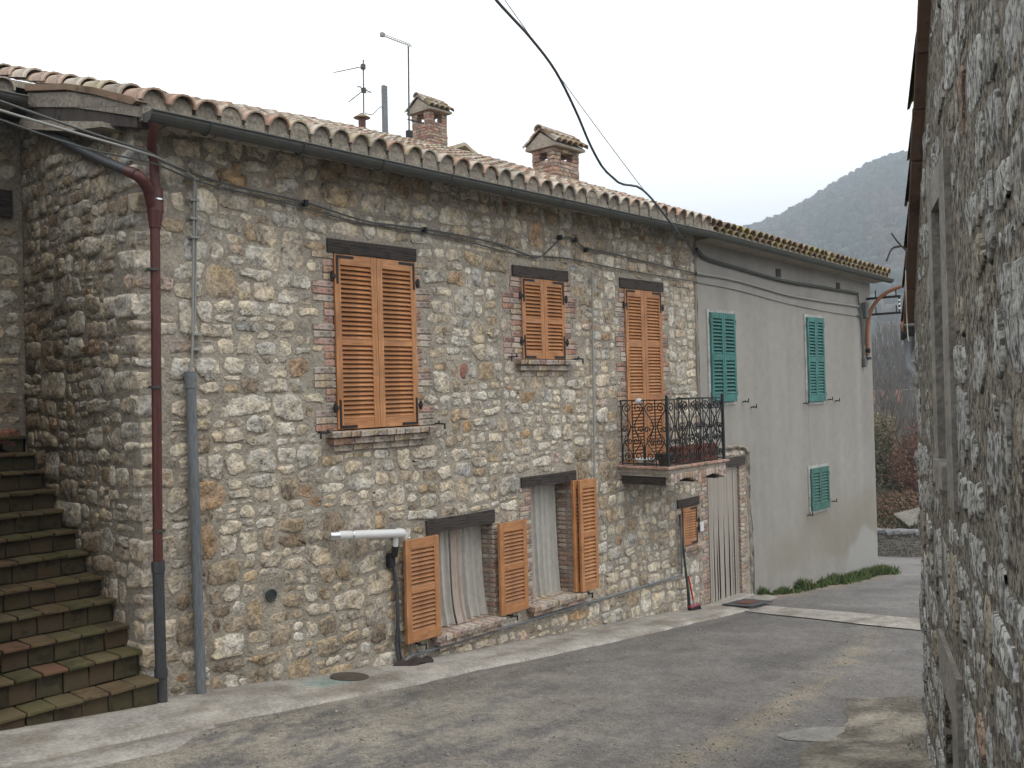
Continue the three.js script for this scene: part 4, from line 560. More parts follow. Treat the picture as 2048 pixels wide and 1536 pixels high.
// ───────── the rendered house ─────────
const plaster = thing('rendered_house', 'plain grey rendered house with three pairs of teal green shutters', 'house', [15, base(15), 0]);
{
  const pt = tex(1024, (u, v) => { const x = 11.7 + u * 6.6, y = -2.4 + v * 6.2; const a = fbm(x * 0.8, y * 0.5, 4, 701), b = fbm(x * 9, y * 9, 3, 703), s = fbm(x * 3.5, y * 0.35, 4, 705); let k = 0.32 + 0.06 * (a - 0.5) + 0.05 * (b - 0.5) + 0.09 * (s - 0.5); let c = [k, k * 0.945, k * 0.85];
    const lo = base(x), hgt = y - lo, e = fbm(x * 1.6, y * 1.3, 4, 707); // damp band low on the wall, ragged above and below
    const damp = sstep(0.0, 0.35, hgt - 0.22 + 0.6 * (e - 0.5)) * sstep(1.8, 0.5, hgt + 0.7 * (e - 0.5) - 0.3 * sstep(14, 16, x)) * sstep(13.1, 14.6, x) * 0.75 * clamp(0.35 + 1.5 * (fbm(x * 1.3, y * 1.6, 5, 709) - 0.3));
    c = [mix(c[0], 0.24, damp), mix(c[1], 0.215, damp), mix(c[2], 0.165, damp)];
    const pa = sstep(0.12, -0.05, Math.hypot((x - 17.55) / 1.05, (y + 1.95) / 0.95) - 0.85 + 0.35 * (fbm(x * 2.4, y * 2.4, 4, 711) - 0.5)); c = [mix(c[0], 0.34, pa), mix(c[1], 0.33, pa), mix(c[2], 0.305, pa)];
    const cr = Math.abs(x - 15.27 - 0.02 * Math.sin(y * 5)) < 0.012 && y < 1.3 && y > 0.2 ? 0.8 : 1; return c.map((q) => q * cr); }, true, [6.6, 6.2]);
  M.plaster = mat({ map: pt, bumpMap: T.plasterB, bumpScale: 0.003, roughness: 0.96 });
  const w = (i, s) => 0.02 * (vnoise(i * 1.7, s, 720) - 0.5), L = [];
  for (let y = 3.66; y > 0.72; y -= 0.16) L.push([11.775 + w(y * 5, 1), y]); L.push([11.79, 0.7]); for (let x = 11.95; x < 12.95; x += 0.12) L.push([x, 0.69 + w(x * 6, 2)]); L.push([13.08, 0.655], [13.15, 0.58]); for (let y = 0.45; y > -2; y -= 0.13) L.push([13.16 + 0.05 * sstep(0.3, -1, y) + 2.2 * w(y * 6, 3), y]);
  const s = polyShape([...L, [13.2, -2.7], [18.13, -2.7], [18.13, 3.5]]), g = solid(s, 0.45, -0.42, [[14.2, 14.4, 3.335, 3.475], [16.55, 16.74, 3.27, 3.405]]); { const p = g.attributes.position, uv = new Float32Array(p.count * 2); for (let i = 0; i < p.count; i++) { uv[i * 2] = p.getX(i) - 11.7; uv[i * 2 + 1] = p.getY(i) + 2.4; } g.setAttribute('uv', new THREE.BufferAttribute(uv, 2)); }
  put('wall', g, M.plaster, plaster);
  for (const q of [[14.2, 14.4, 3.335, 3.475], [16.55, 16.74, 3.27, 3.405]]) put('vent_dark_back', merge([box(q[0] - 0.002, q[1] + 0.002, q[2] - 0.002, q[3] + 0.002, -0.2, -0.06)]), M.dark, plaster);  // dark boxes that stand for the shade inside the open vent holes
  put('wall', box(17.7, 18.128, -3, 3.5, -7, -0.423), M.cement, plaster); put('wall', box(12.2, 17.698, -3, 3.5, -7, -6.6), M.cement, plaster); put('wall', box(11.76, 12.19, -2, 3.6, -7, -0.423), M.cement, plaster);
  // raw mortar left along the cut edge of the render
  const E = []; for (let y = 0.62; y > -1.6; y -= 0.1) E.push([13.13 + 0.05 * sstep(0.3, -1, y) + 0.05 * (vnoise(y * 7, 1, 722) - 0.5), y, -0.004]); put('mortar_edge', wobble(tube(E, 0.032, 60, 7), 0.022, 14, 723), M.mortar, plaster);
  put('mortar_edge', wobble(tube([[11.76, 3.6, 0.004], [11.755, 2.6, 0.004], [11.76, 1.6, 0.004], [11.765, 0.72, 0.0]], 0.03, 50, 7), 0.014, 14, 724), M.mortar, plaster);
  put('mortar_edge', wobble(tube([[11.78, 0.68, 0.01], [12.2, 0.69, 0.015], [12.8, 0.69, 0.015], [13.06, 0.66, 0.015], [13.14, 0.58, 0.01]], 0.034, 50, 7), 0.022, 14, 725), M.mortar, plaster);
  // eaves, gutter and roof
  const gy = (x) => mix(3.70, 3.545, (x - 11.3) / 7.05), gz = (x) => mix(0.43, 0.34, (x - 11.3) / 7.05), pr = sub('roof', plaster), ry = (x, z) => gy(x) + 0.125 + 0.335 * (gz(x) - 0.06 - z);
  gutter(plaster, [11.31, 3.70, 0.43], [18.36, 3.545, 0.34], 0.066);
  tileField(pr, 11.72, 18.32, 0.2, 0.31, ry, () => 0.335, -3.2, 9, M.mossTiles, 3, true);
  { const L2 = []; for (let x = 11.72; x < 18.3; x += 0.2) { const o = put('under_tile', TILE[1], pick(M.mossTiles), pr); o.position.add(V3(x + 0.1, ry(x, 0.31) - 0.075, 0.3)); o.rotation.x = 0.3; } }
  const f = (z0, z1, d0, t, m) => { const q = new THREE.BufferGeometry(), P = []; for (const [x, z] of [[11.72, z0], [18.3, z0], [18.3, z1], [11.72, z1]]) P.push([x, ry(x, Math.max(z, -3.2)) - d0 - (z < -3.2 ? 0.335 * (-3.2 - z) : 0), z]); const tri = (a, b, c) => [...a, ...b, ...c], dn = (p) => [p[0], p[1] - t, p[2]]; const D = P.map(dn); const A = []; for (const [a, b, c] of [[0, 1, 2], [0, 2, 3]]) { A.push(...tri(P[a], P[b], P[c])); A.push(...tri(D[a], D[c], D[b])); } for (let i = 0; i < 4; i++) { const j = (i + 1) % 4; A.push(...tri(P[i], D[i], D[j]), ...tri(P[i], D[j], P[j])); } q.setAttribute('position', new THREE.Float32BufferAttribute(A, 3)); q.computeVertexNormals(); put('roof_boarding', uvBox(q), m, pr); };
  f(0.29, -3.2, 0.04, 0.06, M.eaveMortar); f(-3.202, -7.2, 0.04, 0.06, M.mossTiles[1]);
  { const q = new THREE.BufferGeometry(), a = [11.73, 3.655, 0.032], b = [18.28, 3.5, 0.032], c = [18.28, 3.52, 0.3], d = [11.73, 3.675, 0.4]; q.setAttribute('position', new THREE.Float32BufferAttribute([...a, ...b, ...c, ...a, ...c, ...d], 3)); q.computeVertexNormals(); put('eaves_soffit', uvBox(q), M.eaveMortar, pr); }
  // shutters in white-edged openings
  const white = mat({ map: T.mortar, color: [0.62, 0.62, 0.6] });
  for (const [x0, x1, y0, y1, m, r, lab] of [[12.04, 12.745, 1.375, 2.668, M.green, [0.5], 'teal shutters nearest the balcony'], [15.225, 15.87, 1.3, 2.73, M.green, [0.5], 'teal shutters at the upper right'], [15.215, 15.91, -0.54, 0.17, [M.darkGreen], [], 'small dark green shutters low on the rendered wall']]) {
    const g = sub('window', plaster, lab); put('window_frame', merge([box(x0 - 0.05, x0 - 0.002, y0 - 0.01, y1 + 0.045, 0.031, 0.052), box(x0 - 0.0015, x1 + 0.015, y1 + 0.003, y1 + 0.045, 0.031, 0.052), box(x0 - 0.0015, x1 + 0.015, y0 - 0.045, y0 - 0.012, 0.031, 0.048)]), white, g); put('window_pane', box(x0, x1, y0, y1, 0.028, 0.034), M.dark, g);
    const md = (x0 + x1) / 2, o = { mats: m, pitch: 0.052, stile: 0.05, rail: 0.085, mid: 0.09 }; leafIn(g, x0, md - 0.002, y0, y1, r, o, -1); leafIn(g, md + 0.002, x1, y0, y1, r, o, 1);
    for (const s of [-1, 1]) for (const y of [y0 + 0.12, y1 - 0.12]) put('hinge', rod([s < 0 ? x0 - 0.012 : x1 + 0.012, y - 0.035, 0.075], [s < 0 ? x0 - 0.012 : x1 + 0.012, y + 0.035, 0.075], 0.013), M.darkGreen, g);
  }
  function leafIn(g, x0, x1, y0, y1, rails, o) { // leaf pieces straight under the window
    const W = x1 - x0, Hh = y1 - y0, z = 0.05, th = 0.036, P = [rboxAt(x0, x0 + o.stile, y0, y1, z, z + th, 0.004), rboxAt(x1 - o.stile, x1, y0, y1, z, z + th, 0.004), rboxAt(x0 + o.stile, x1 - o.stile, y0, y0 + o.rail * 1.3, z + 0.001, z + th - 0.001, 0.003), rboxAt(x0 + o.stile, x1 - o.stile, y1 - o.rail, y1, z + 0.001, z + th - 0.001, 0.003)];
    for (const f2 of rails) P.push(rboxAt(x0 + o.stile, x1 - o.stile, y0 + f2 * Hh - o.mid / 2, y0 + f2 * Hh + o.mid / 2, z + 0.001, z + th - 0.001, 0.003)); put('shutter_frame', merge(P), pick(o.mats), g);
    const cuts = [y0 + o.rail * 1.3, ...rails.flatMap((q) => [y0 + q * Hh - o.mid / 2, y0 + q * Hh + o.mid / 2]), y1 - o.rail]; for (let i = 0; i < cuts.length; i += 2) { const n = Math.round((cuts[i + 1] - cuts[i]) / o.pitch), p = (cuts[i + 1] - cuts[i]) / n; for (let k = 0; k < n; k++) { const q = put('slat', slat(W - 2 * o.stile + 0.006), pick(o.mats), g); q.position.add(V3((x0 + x1) / 2, cuts[i] + (k + 0.5) * p, z + th / 2 - 0.002)); } }
  }
  for (const [x, y] of [[13.0, 1.36], [13.25, 1.27], [15.08, 1.28], [16.05, 1.32], [16.35, 1.29], [15.12, -0.59], [16.1, -0.46]]) put('shutter_stay', merge([rod([x, y, 0.03], [x, y, 0.1], 0.009), rod([x - 0.05, y + 0.01, 0.1], [x + 0.05, y - 0.01, 0.1], 0.01), rod([x + 0.04, y - 0.008, 0.1], [x + 0.05, y + 0.045, 0.1], 0.009)]), M.iron, plaster);
}
// ───────── behind the ridge ─────────
{
  const h = thing('rear_house', 'rendered house behind, its tiled gable showing over the ridge', 'house', [11.5, 3, -8]);
  put('wall', box(9.5, 11.6, 3, 6.12, -9, -6.2), M.cement, h); const s = polyShape([[12.9, 3], [12.9, 6.28], [13.75, 6.58], [14.9, 6.08], [14.9, 3]]); put('gable_wall', uvBox(new THREE.ExtrudeGeometry(s, { depth: 2.4, bevelEnabled: false }).translate(0, 0, -9)), M.cement, h);
  put('roof', merge([box(9.3, 10.5, 6.13, 6.19, -9.2, -6.05), wobble(box(10.501, 11.7, 6.14, 6.26, -9.2, -6.0), 0.02, 3, 5)]), M.tiles[6], h);
  const slope = (x0, y0, x1, y1) => { const L = Math.hypot(x1 - x0, y1 - y0); return uvBox(wobble(new THREE.BoxGeometry(L, 0.07, 2.7, 6, 1, 3), 0.015, 4, 6)).rotateZ(Math.atan2(y1 - y0, x1 - x0)).translate((x0 + x1) / 2, (y0 + y1) / 2 + 0.04, -7.75); };
  put('roof', merge([slope(12.7, 6.22, 13.75, 6.6), slope(13.76, 6.6, 15.1, 6.0)]), M.tiles[4], h);
  // aerials
  const a = thing('television_aerial', 'thin aerial on a mast over a capped flue, small side elements', 'aerial', [9.97, 5.9, -5]); put('mast', rod([9.965, 6.1, -5], [9.99, 7.08, -5], 0.013), M.greyPipe, a);
  const yagi = (p, q, n, l) => { const L = [rod(p, q, 0.008, 0.008, 5)], A = V3(...p), B = V3(...q), d = B.clone().sub(A).normalize(), sd = V3(0, 1, 0).cross(d).normalize(); for (let i = 0; i < n; i++) { const c = A.clone().lerp(B, (i + 0.5) / n), k = l * (0.7 + 0.5 * i / n); L.push(rod(c.clone().addScaledVector(sd, k).toArray(), c.clone().addScaledVector(sd, -k).toArray(), 0.004, 0.004, 4)); } return merge(L); };
  put('boom', yagi([9.385, 6.729, -5], [9.95, 6.955, -5], 12, 0.07), M.paleCable, a); put('boom', yagi([9.743, 6.36, -5.1], [9.98, 6.58, -5], 5, 0.06), M.gutter, a); put('boom', yagi([9.85, 6.62, -5], [10.13, 6.57, -5], 4, 0.1), M.gutter, a); put('clamp', merge([box(9.95, 10.01, 6.92, 7.0, -5.03, -4.97), box(9.95, 10.01, 6.54, 6.61, -5.03, -4.97)]), M.gutter, a);
  const f = thing('flue', 'short round flue with a conical cap below the left aerial', 'flue', [9.93, 5.4, -5]); put('pipe', rod([9.93, 5.3, -5], [9.93, 6.1, -5], 0.06, 0.06, 12), M.redPipe, f); put('cap', new THREE.ConeGeometry(0.14, 0.09, 16).translate(9.93, 6.16, -5), M.mossTiles[1], f);
  solo('wooden_post', uvBox(wobble(new THREE.BoxGeometry(0.09, 1.5, 0.05, 1, 6, 1), 0.006, 3, 7)), M.greyPipe, 'weathered grey board standing upright on the roof between the two aerials', 'post', null, [10.42, 6.0, -5]);
  const b = thing('television_aerial', 'tall thin aerial beside the farther chimney with a long pale lattice boom', 'aerial', [10.95, 5.6, -5]); put('mast', rod([10.945, 5.6, -5], [10.985, 7.55, -5], 0.014), M.gutter, b); put('boom', merge([yagi([10.42, 7.585, -5], [11.06, 7.57, -5], 14, 0.06), rod([10.42, 7.62, -5], [11.04, 7.6, -5], 0.006, 0.006, 5), rbox(0.07, 0.07, 0.07, 0.01).translate(10.41, 7.6, -5)]), M.paleCable, b); put('clamp', merge([box(10.91, 11.0, 5.98, 6.1, -5.04, -4.96), box(10.93, 11.3, 6.28, 6.3, -5.01, -4.99)]), M.iron, b);
  solo('wire', tube([[10.0, 6.2, -5], [10.15, 6.22, -5], [10.32, 6.37, -5], [10.4, 6.38, -5]], 0.007, 16, 5), M.cable, 'knotted wire strung from the capped flue to the grey board', 'wire');
}
// ───────── pipes, cables and fittings on the facade ─────────
solo('conduit_pipe', merge([rod([3.925, 1.78, 0.06], [3.955, base(3.95) - 0.02, 0.06], 0.041, 0.041, 14), rod([3.922, 1.83, 0.06], [3.926, 1.7, 0.06], 0.048, 0.046, 14), rod([3.93, 1.46, 0.06], [3.931, 1.43, 0.06], 0.044, 0.044, 14), rod([3.945, 0.4, 0.06], [3.946, 0.37, 0.06], 0.044, 0.044, 14)]), M.greyPipe, 'upright grey plastic conduit standing on the ground beside the red downpipe', 'pipe');
solo('cable', merge([tube([[3.922, 1.8, 0.06], [3.95, 2.0, 0.055], [3.975, 2.5, 0.045], [4.0, 3.2, 0.045], [4.0, 3.36, 0.06], [3.95, 3.4, 0.09], [3.8, 3.42, 0.14], [3.6, 3.435, 0.27], [3.4, 3.455, 0.3], [2.9, 3.5, 0.33], [2.2, 3.58, 0.35], [1.2, 3.72, 0.4]], 0.01, 70, 6).toNonIndexed(), tube([[3.96, 2.0, 0.04], [3.995, 2.4, 0.04], [4.02, 3.0, 0.035], [4.02, 3.35, 0.05]], 0.009, 30, 6).toNonIndexed(), ...[2.0, 2.12, 2.9, 3.05, 3.2, 3.37].map((y) => box(3.955, 4.035, y, y + 0.018, 0.0, 0.065))]), M.paleCable, 'pale cable dropping down the wall into the grey conduit', 'cable');
solo('cable', merge([tube([[1.2, 3.8, 0.4], [2.4, 3.62, 0.34], [3.0, 3.54, 0.28], [3.5, 3.47, 0.27], [3.65, 3.42, 0.24], [4.05, 3.41, 0.05], [4.42, 3.37, 0.05], [5.08, 3.33, 0.05], [5.6, 3.26, 0.05], [6.0, 3.23, 0.05]], 0.009, 80, 6).toNonIndexed(), tube([[1.2, 3.7, 0.4], [2.4, 3.5, 0.33], [3.0, 3.42, 0.27], [3.5, 3.4, 0.25], [3.64, 3.39, 0.22], [4.1, 3.36, 0.04], [4.8, 3.31, 0.035], [5.6, 3.23, 0.04], [6.1, 3.22, 0.04]], 0.007, 80, 6).toNonIndexed()]), M.cable, 'pair of slack cables crossing from the recess along the wall under the gutter', 'cable');
solo('cable', merge([tube([[5.9, 3.24, 0.05], [6.52, 3.25, 0.045], [7.1, 3.24, 0.045], [7.63, 3.21, 0.045], [8.0, 3.15, 0.045], [8.3, 3.13, 0.045], [8.55, 3.28, 0.045], [8.75, 3.4, 0.05], [8.95, 3.4, 0.05], [9.16, 3.32, 0.045], [9.7, 3.3, 0.045], [10.6, 3.25, 0.045], [11.7, 3.2, 0.05]], 0.01, 120, 6).toNonIndexed(), tube([[6.0, 3.22, 0.04], [7.0, 3.2, 0.04], [7.9, 3.13, 0.04], [8.8, 3.16, 0.04], [9.8, 3.12, 0.04], [10.8, 3.1, 0.04], [11.75, 3.08, 0.045]], 0.008, 90, 6).toNonIndexed()]), M.cable, 'black cable looping over the middle and balcony windows of the stone wall', 'cable');
for (const [x, y] of [[5.08, 3.33], [6.52, 3.25], [8.68, 3.4], [8.97, 3.4], [9.18, 3.3]]) solo('cable_clip', merge([box(x - 0.016, x + 0.016, y - 0.035, y + 0.02, 0.02, 0.075)]), M.iron, 'small black clip holding the cable to the stone wall', 'clip', 'cable clips on the stone wall');
solo('cable_pipe', merge([rod([9.285, 3.03, 0.05], [9.215, 0.34, 0.05], 0.013, 0.013, 8), tube([[9.215, 0.34, 0.05], [9.205, 0.29, 0.045], [9.15, 0.26, 0.01]], 0.013, 8, 8).toNonIndexed()]), M.paleCable, 'thin pale cable pipe running down between the middle window and the balcony', 'pipe');
solo('gas_pipe', merge([rod([6.19, -0.94, 0.05], [11.12, -0.945, 0.05], 0.015, 0.015, 8), rod([11.125, -0.93, 0.05], [11.14, -0.12, 0.05], 0.014, 0.014, 8), rod([6.2, -0.95, 0.05], [6.2, -0.62, 0.04], 0.01, 0.01, 8), tube([[6.19, -0.94, 0.05], [6.1, -0.97, 0.06], [6.04, -1.05, 0.08]], 0.014, 8, 8).toNonIndexed(), ...[7.6, 9.0, 10.3].map((x) => rod([x, -0.942, 0.05], [x + 0.03, -0.942, 0.05], 0.02))]), M.greyPipe, 'thin grey pipe running level along the foot of the stone wall', 'pipe');
{
  const f = thing('boiler_flue', 'white boiler flue pipe with a chrome end leaning left from the wall', 'flue', [6.03, 0.28, 0]);
  put('pipe', merge([rod([5.29, 0.355, 0.125], [5.98, 0.285, 0.125], 0.041, 0.041, 18), tube([[5.97, 0.287, 0.125], [6.05, 0.278, 0.122], [6.075, 0.275, 0.08], [6.075, 0.275, 0.0]], 0.043, 14, 14).toNonIndexed(), rod([5.985, 0.25, 0.11], [5.985, 0.16, 0.1], 0.026, 0.026, 12)]), M.whitePipe, f);
  put('end_cap', merge([rod([5.19, 0.365, 0.125], [5.29, 0.355, 0.125], 0.039, 0.043, 18)]), M.chrome, f); put('ring', rod([5.432, 0.341, 0.125], [5.447, 0.339, 0.125], 0.048, 0.048, 18), M.chrome, f);
  put('wall_collar', rod([6.075, 0.275, 0.0], [6.075, 0.275, 0.03], 0.08, 0.075, 18), M.cement, f);
  put('trap', merge([rod([5.985, 0.16, 0.1], [5.985, 0.06, 0.08], 0.035, 0.03, 12), rbox(0.075, 0.14, 0.07, 0.015).translate(5.975, 0.02, 0.04)]), M.black, f);
  solo('drain_hose', merge([tube([[5.985, -0.02, 0.06], [6.02, -0.2, 0.05], [6.03, -0.5, 0.06], [6.015, -0.8, 0.05], [6.03, -1.0, 0.07]], 0.017, 40, 8).toNonIndexed(), tube([[6.0, 0.0, 0.04], [6.05, -0.3, 0.04], [6.05, -0.7, 0.045], [6.06, -0.98, 0.06]], 0.011, 40, 6).toNonIndexed()]), M.darkPipe, 'dark hose hanging from the white flue down to the ground', 'hose');
  solo('floor_cloth', wobble(new THREE.SphereGeometry(0.1, 28, 14).scale(2.3, 0.42, 0.75).translate(0.03, 0.03, 0), 0.04, 12, 9), mat({ map: T.cloth, color: [0.055, 0.038, 0.036] }), 'dark crumpled cloth lying on the concrete at the foot of the hose', 'cloth', null, [6.08, base(6.08) + 0.02, 0.16]);
  solo('round_vent', merge([rod([4.65, -0.08, -0.02], [4.65, -0.08, 0.022], 0.048, 0.046, 20), new THREE.TorusGeometry(0.047, 0.009, 6, 20).toNonIndexed().translate(4.65, -0.08, 0.022)]), mat({ color: [0.035, 0.042, 0.04], roughness: 0.5 }), 'small dark round vent cover low in the stone wall', 'vent');
  solo('inspection_cover', (() => { const g = new THREE.CylinderGeometry(0.17, 0.17, 0.012, 28); return uvBox(g); })(), mat({ map: T.mortar, color: [0.12, 0.095, 0.075] }), 'brown oval cover let into the concrete strip below the round vent', 'cover', null, [5.26, ground(5.26, 0.28) + 0.044, 0.28]).rotation.z = -0.11;
  solo('door_bell', merge([rboxAt(11.67, 11.765, -0.43, -0.3, 0.012, 0.035, 0.006), rboxAt(11.705, 11.73, -0.395, -0.335, 0.0355, 0.039, 0.002)]), M.whitePipe, 'small white bell plate between the little shutter and the curtained door', 'bell');
}
// ───────── curtains, doorstep, mat, broom ─────────
function cloth(x0, x1, y0, y1, z, folds, amp, drape, seed, swing = 0) { // hung from the top, folds deepen downwards, hem may lie on the sill
  const n = 60, m = 26, pos = [], uv = [], idx = []; for (let j = 0; j <= m; j++) for (let i = 0; i <= n; i++) { const u = i / n, t = j / m, a = amp * (0.35 + 0.65 * t), ph = u * folds * Math.PI * 2 + 1.5 * vnoise(u * 3 + seed, t * 1.3, seed) + seed; const x = mix(x0, x1, u) + swing * t * t * (u - 0.35) + 0.012 * Math.cos(ph) * t; pos.push(x, mix(y1, y0, t), z + a * Math.sin(ph) + 0.5 * a * Math.sin(ph * 2.3 + 1) + drape * Math.pow(t, 5)); uv.push(u * (x1 - x0) * 1.6, t * (y1 - y0)); }
  for (let j = 0; j < m; j++) for (let i = 0; i < n; i++) { const a = j * (n + 1) + i; idx.push(a, a + n + 1, a + 1, a + 1, a + n + 1, a + n + 2); } const g = new THREE.BufferGeometry(); g.setAttribute('position', new THREE.Float32BufferAttribute(pos, 3)); g.setAttribute('uv', new THREE.Float32BufferAttribute(uv, 2)); g.setIndex(idx); g.computeVertexNormals(); return g;
}
{
  const net = mat({ map: T.cloth, color: [0.7, 0.675, 0.62] }), rosy = mat({ map: T.cloth, color: [0.58, 0.48, 0.41] });
  solo('curtain', cloth(6.6, 7.05, -0.79, 0.195, -0.15, 4, 0.026, 0.06, 2), net, 'left half of the pale curtain in the lower window between folded shutters', 'curtain');
  solo('curtain', cloth(7.04, 7.43, -0.79, 0.195, -0.17, 3.5, 0.026, 0.05, 5, 0.03), net, 'right half of the pale curtain in the lower window between folded shutters', 'curtain');
  solo('curtain', cloth(6.93, 7.09, -0.792, 0.195, -0.128, 1.2, 0.012, 0.08, 7), rosy, 'rosy brown fold where the two halves of the lower window curtain meet', 'curtain');
  solo('curtain', cloth(8.3, 8.78, -0.775, 0.52, -0.2, 4, 0.024, 0.03, 9), net, 'pale curtain filling the tall lower window with the brick reveal', 'curtain');
  solo('curtain', cloth(8.09, 8.32, -0.775, 0.52, -0.17, 1.6, 0.014, 0.03, 12), rosy, 'rosy brown curtain edge at the left of the tall lower window', 'curtain');
  const d = thing('door_curtain', 'grey brown fly curtain of hanging strips over the doorway under the balcony', 'curtain', [12.4, base(12.4), 0]), cm = [0, 1, 2].map((i) => mat({ map: T.cloth, color: [[0.5, 0.45, 0.39], [0.47, 0.42, 0.365], [0.52, 0.465, 0.4]][i] })), n = 13, w = (12.875 - 11.93) / n, r = rng(5);
  for (let i = 0; i < n; i++) { const x = 11.93 + i * w, c = (i - 6.5) / 6.5, open = Math.exp(-c * c * 2.2), g = new THREE.PlaneGeometry(w * 1.04, 1.93, 4, 20), p = g.attributes.position, tw = -rr(0.1, 0.62, r) * open, ph = rr(0, 6, r), ps = rr(-0.02, 0.02, r) * open; for (let k = 0; k < p.count; k++) { const t = clamp(0.5 - p.getY(k) / 1.93), q = sstep(0.18, 0.8, t) * tw * (t > 0.93 ? 0.8 : 1), u = p.getX(k); p.setXYZ(k, x + w / 2 + u * Math.cos(q) + ps * t, 0.405 - 1.93 * t, -0.035 + u * Math.sin(q) + 0.006 * Math.sin(u * 60 + ph) + 0.004 * (i % 2)); } g.computeVertexNormals(); put('strip', g, pick(cm, r), d); }
  put('door_leaf', box(11.94, 12.86, -1.55, 0.4, -0.2, -0.16), mat({ map: T.wood, color: [0.3, 0.12, 0.075] }), d);
  solo('doorstep', rbox(1.0, 0.07, 0.24, 0.008).translate(0, 0.035, 0), M.marble, 'pale stone doorstep under the curtained door', 'doorstep', null, [12.42, -1.575, 0.06]);
  const mt = thing('doormat', 'dark doormat with a reddish middle lying in front of the doorstep', 'doormat', [12.28, ground(12.28, 0.42), 0.42]);
  const lay = (g, lift) => { const p = g.attributes.position; for (let i = 0; i < p.count; i++) { const x = p.getX(i), z = p.getZ(i); p.setY(i, ground(x, z) + lift + p.getY(i) + 0.006 * vnoise(x * 9, z * 9, 3)); } g.computeVertexNormals(); return g; };
  put('mat', lay(new THREE.BoxGeometry(0.72, 0.016, 0.44, 10, 1, 6).rotateY(0.06).translate(12.25, 0, 0.42), 0.047), mat({ map: T.cloth, color: [0.1, 0.105, 0.11], bumpMap: T.grainB, bumpScale: 0.004 }), mt); put('panel', lay(new THREE.BoxGeometry(0.4, 0.006, 0.2, 8, 1, 4).rotateY(0.06).translate(12.26, 0, 0.42), 0.061), mat({ map: T.cloth, color: [0.19, 0.075, 0.055] }), mt);
  const b = thing('broom', 'broom with a red handle and dark bristles leaning beside the small shutter', 'broom', [11.25, ground(11.25, 0.14), 0.14]), by = ground(11.25, 0.14) + 0.04;
  put('handle', rod([11.245, by + 0.1, 0.15], [11.2, by + 0.46, 0.105], 0.012, 0.012, 10), mat({ color: [0.42, 0.03, 0.035], roughness: 0.4 }), b); put('socket', rod([11.25, by + 0.06, 0.155], [11.243, by + 0.14, 0.147], 0.02, 0.015, 10), M.marble, b);
  put('head', rbox(0.25, 0.035, 0.055, 0.014, 2).translate(11.255, by + 0.055, 0.155), mat({ color: [0.28, 0.05, 0.075], roughness: 0.4 }), b); { const L = []; for (let i = 0; i < 12; i++) for (let k = 0; k < 3; k++) { const x = 11.145 + i * 0.02, z = 0.138 + k * 0.017; L.push(rod([x, by + 0.045, z], [x + (i - 6) * 0.003, by - 0.025, z + (k - 1) * 0.012], 0.008, 0.011, 5)); } put('bristles', merge(L), M.black, b); }
  const k = thing('pole', 'dark green pole with a black grip leaning beside the red broom', 'pole', [11.17, ground(11.17, 0.12), 0.12]), py = ground(11.17, 0.12) + 0.035; put('shaft', rod([11.175, py + 0.2, 0.115], [11.135, -0.13, 0.03], 0.017, 0.013, 10), mat({ color: [0.03, 0.04, 0.036], roughness: 0.45 }), k); put('grip', rod([11.178, py, 0.12], [11.172, py + 0.26, 0.112], 0.024, 0.02, 10), M.black, k);
}
// ───────── cables and brackets on the rendered house, wires overhead ─────────
solo('cable_pipe', merge([tube([[11.66, 3.53, 0.1], [12.0, 3.43, 0.07], [13, 3.36, 0.06], [14.4, 3.28, 0.06], [15.8, 3.27, 0.06], [17.45, 3.255, 0.06]], 0.028, 60, 8).toNonIndexed(), rod([17.45, 3.25, 0.06], [17.46, 3.1, 0.07], 0.016)]), M.gutter, 'upper dark cable duct running below the eaves vents of the rendered house', 'pipe');
solo('cable', merge([tube([[11.7, 3.2, 0.06], [12.6, 3.19, 0.05], [13.6, 3.13, 0.05], [14.6, 3.06, 0.05], [16, 3.03, 0.05], [17.5, 3.02, 0.05]], 0.02, 60, 8).toNonIndexed(), tube([[11.75, 3.08, 0.045], [12.9, 3.04, 0.045], [14.5, 2.93, 0.045], [16.2, 2.86, 0.045], [17.4, 2.84, 0.045]], 0.008, 60, 6).toNonIndexed()]), M.paleCable, 'grey sagging cable below the duct on the rendered wall', 'cable');
solo('cable', merge([tube([[17.46, 3.1, 0.07], [17.6, 2.9, 0.06], [17.66, 2.5, 0.055], [17.7, 2.1, 0.05]], 0.018, 30, 6).toNonIndexed(), tube([[17.5, 3.03, 0.06], [17.58, 2.7, 0.07], [17.62, 2.3, 0.06], [17.68, 1.98, 0.05]], 0.016, 30, 6).toNonIndexed(), tube([[17.4, 2.84, 0.06], [17.55, 2.83, 0.06], [17.66, 2.75, 0.06], [17.75, 2.3, 0.05]], 0.014, 30, 6).toNonIndexed(), rbox(0.14, 0.3, 0.1, 0.02).translate(17.72, 2.95, 0.085), rbox(0.1, 0.18, 0.07, 0.02).translate(17.66, 1.98, 0.065)]), M.cable, 'bunch of dark cables and a junction box at the far corner of the rendered house', 'cable');
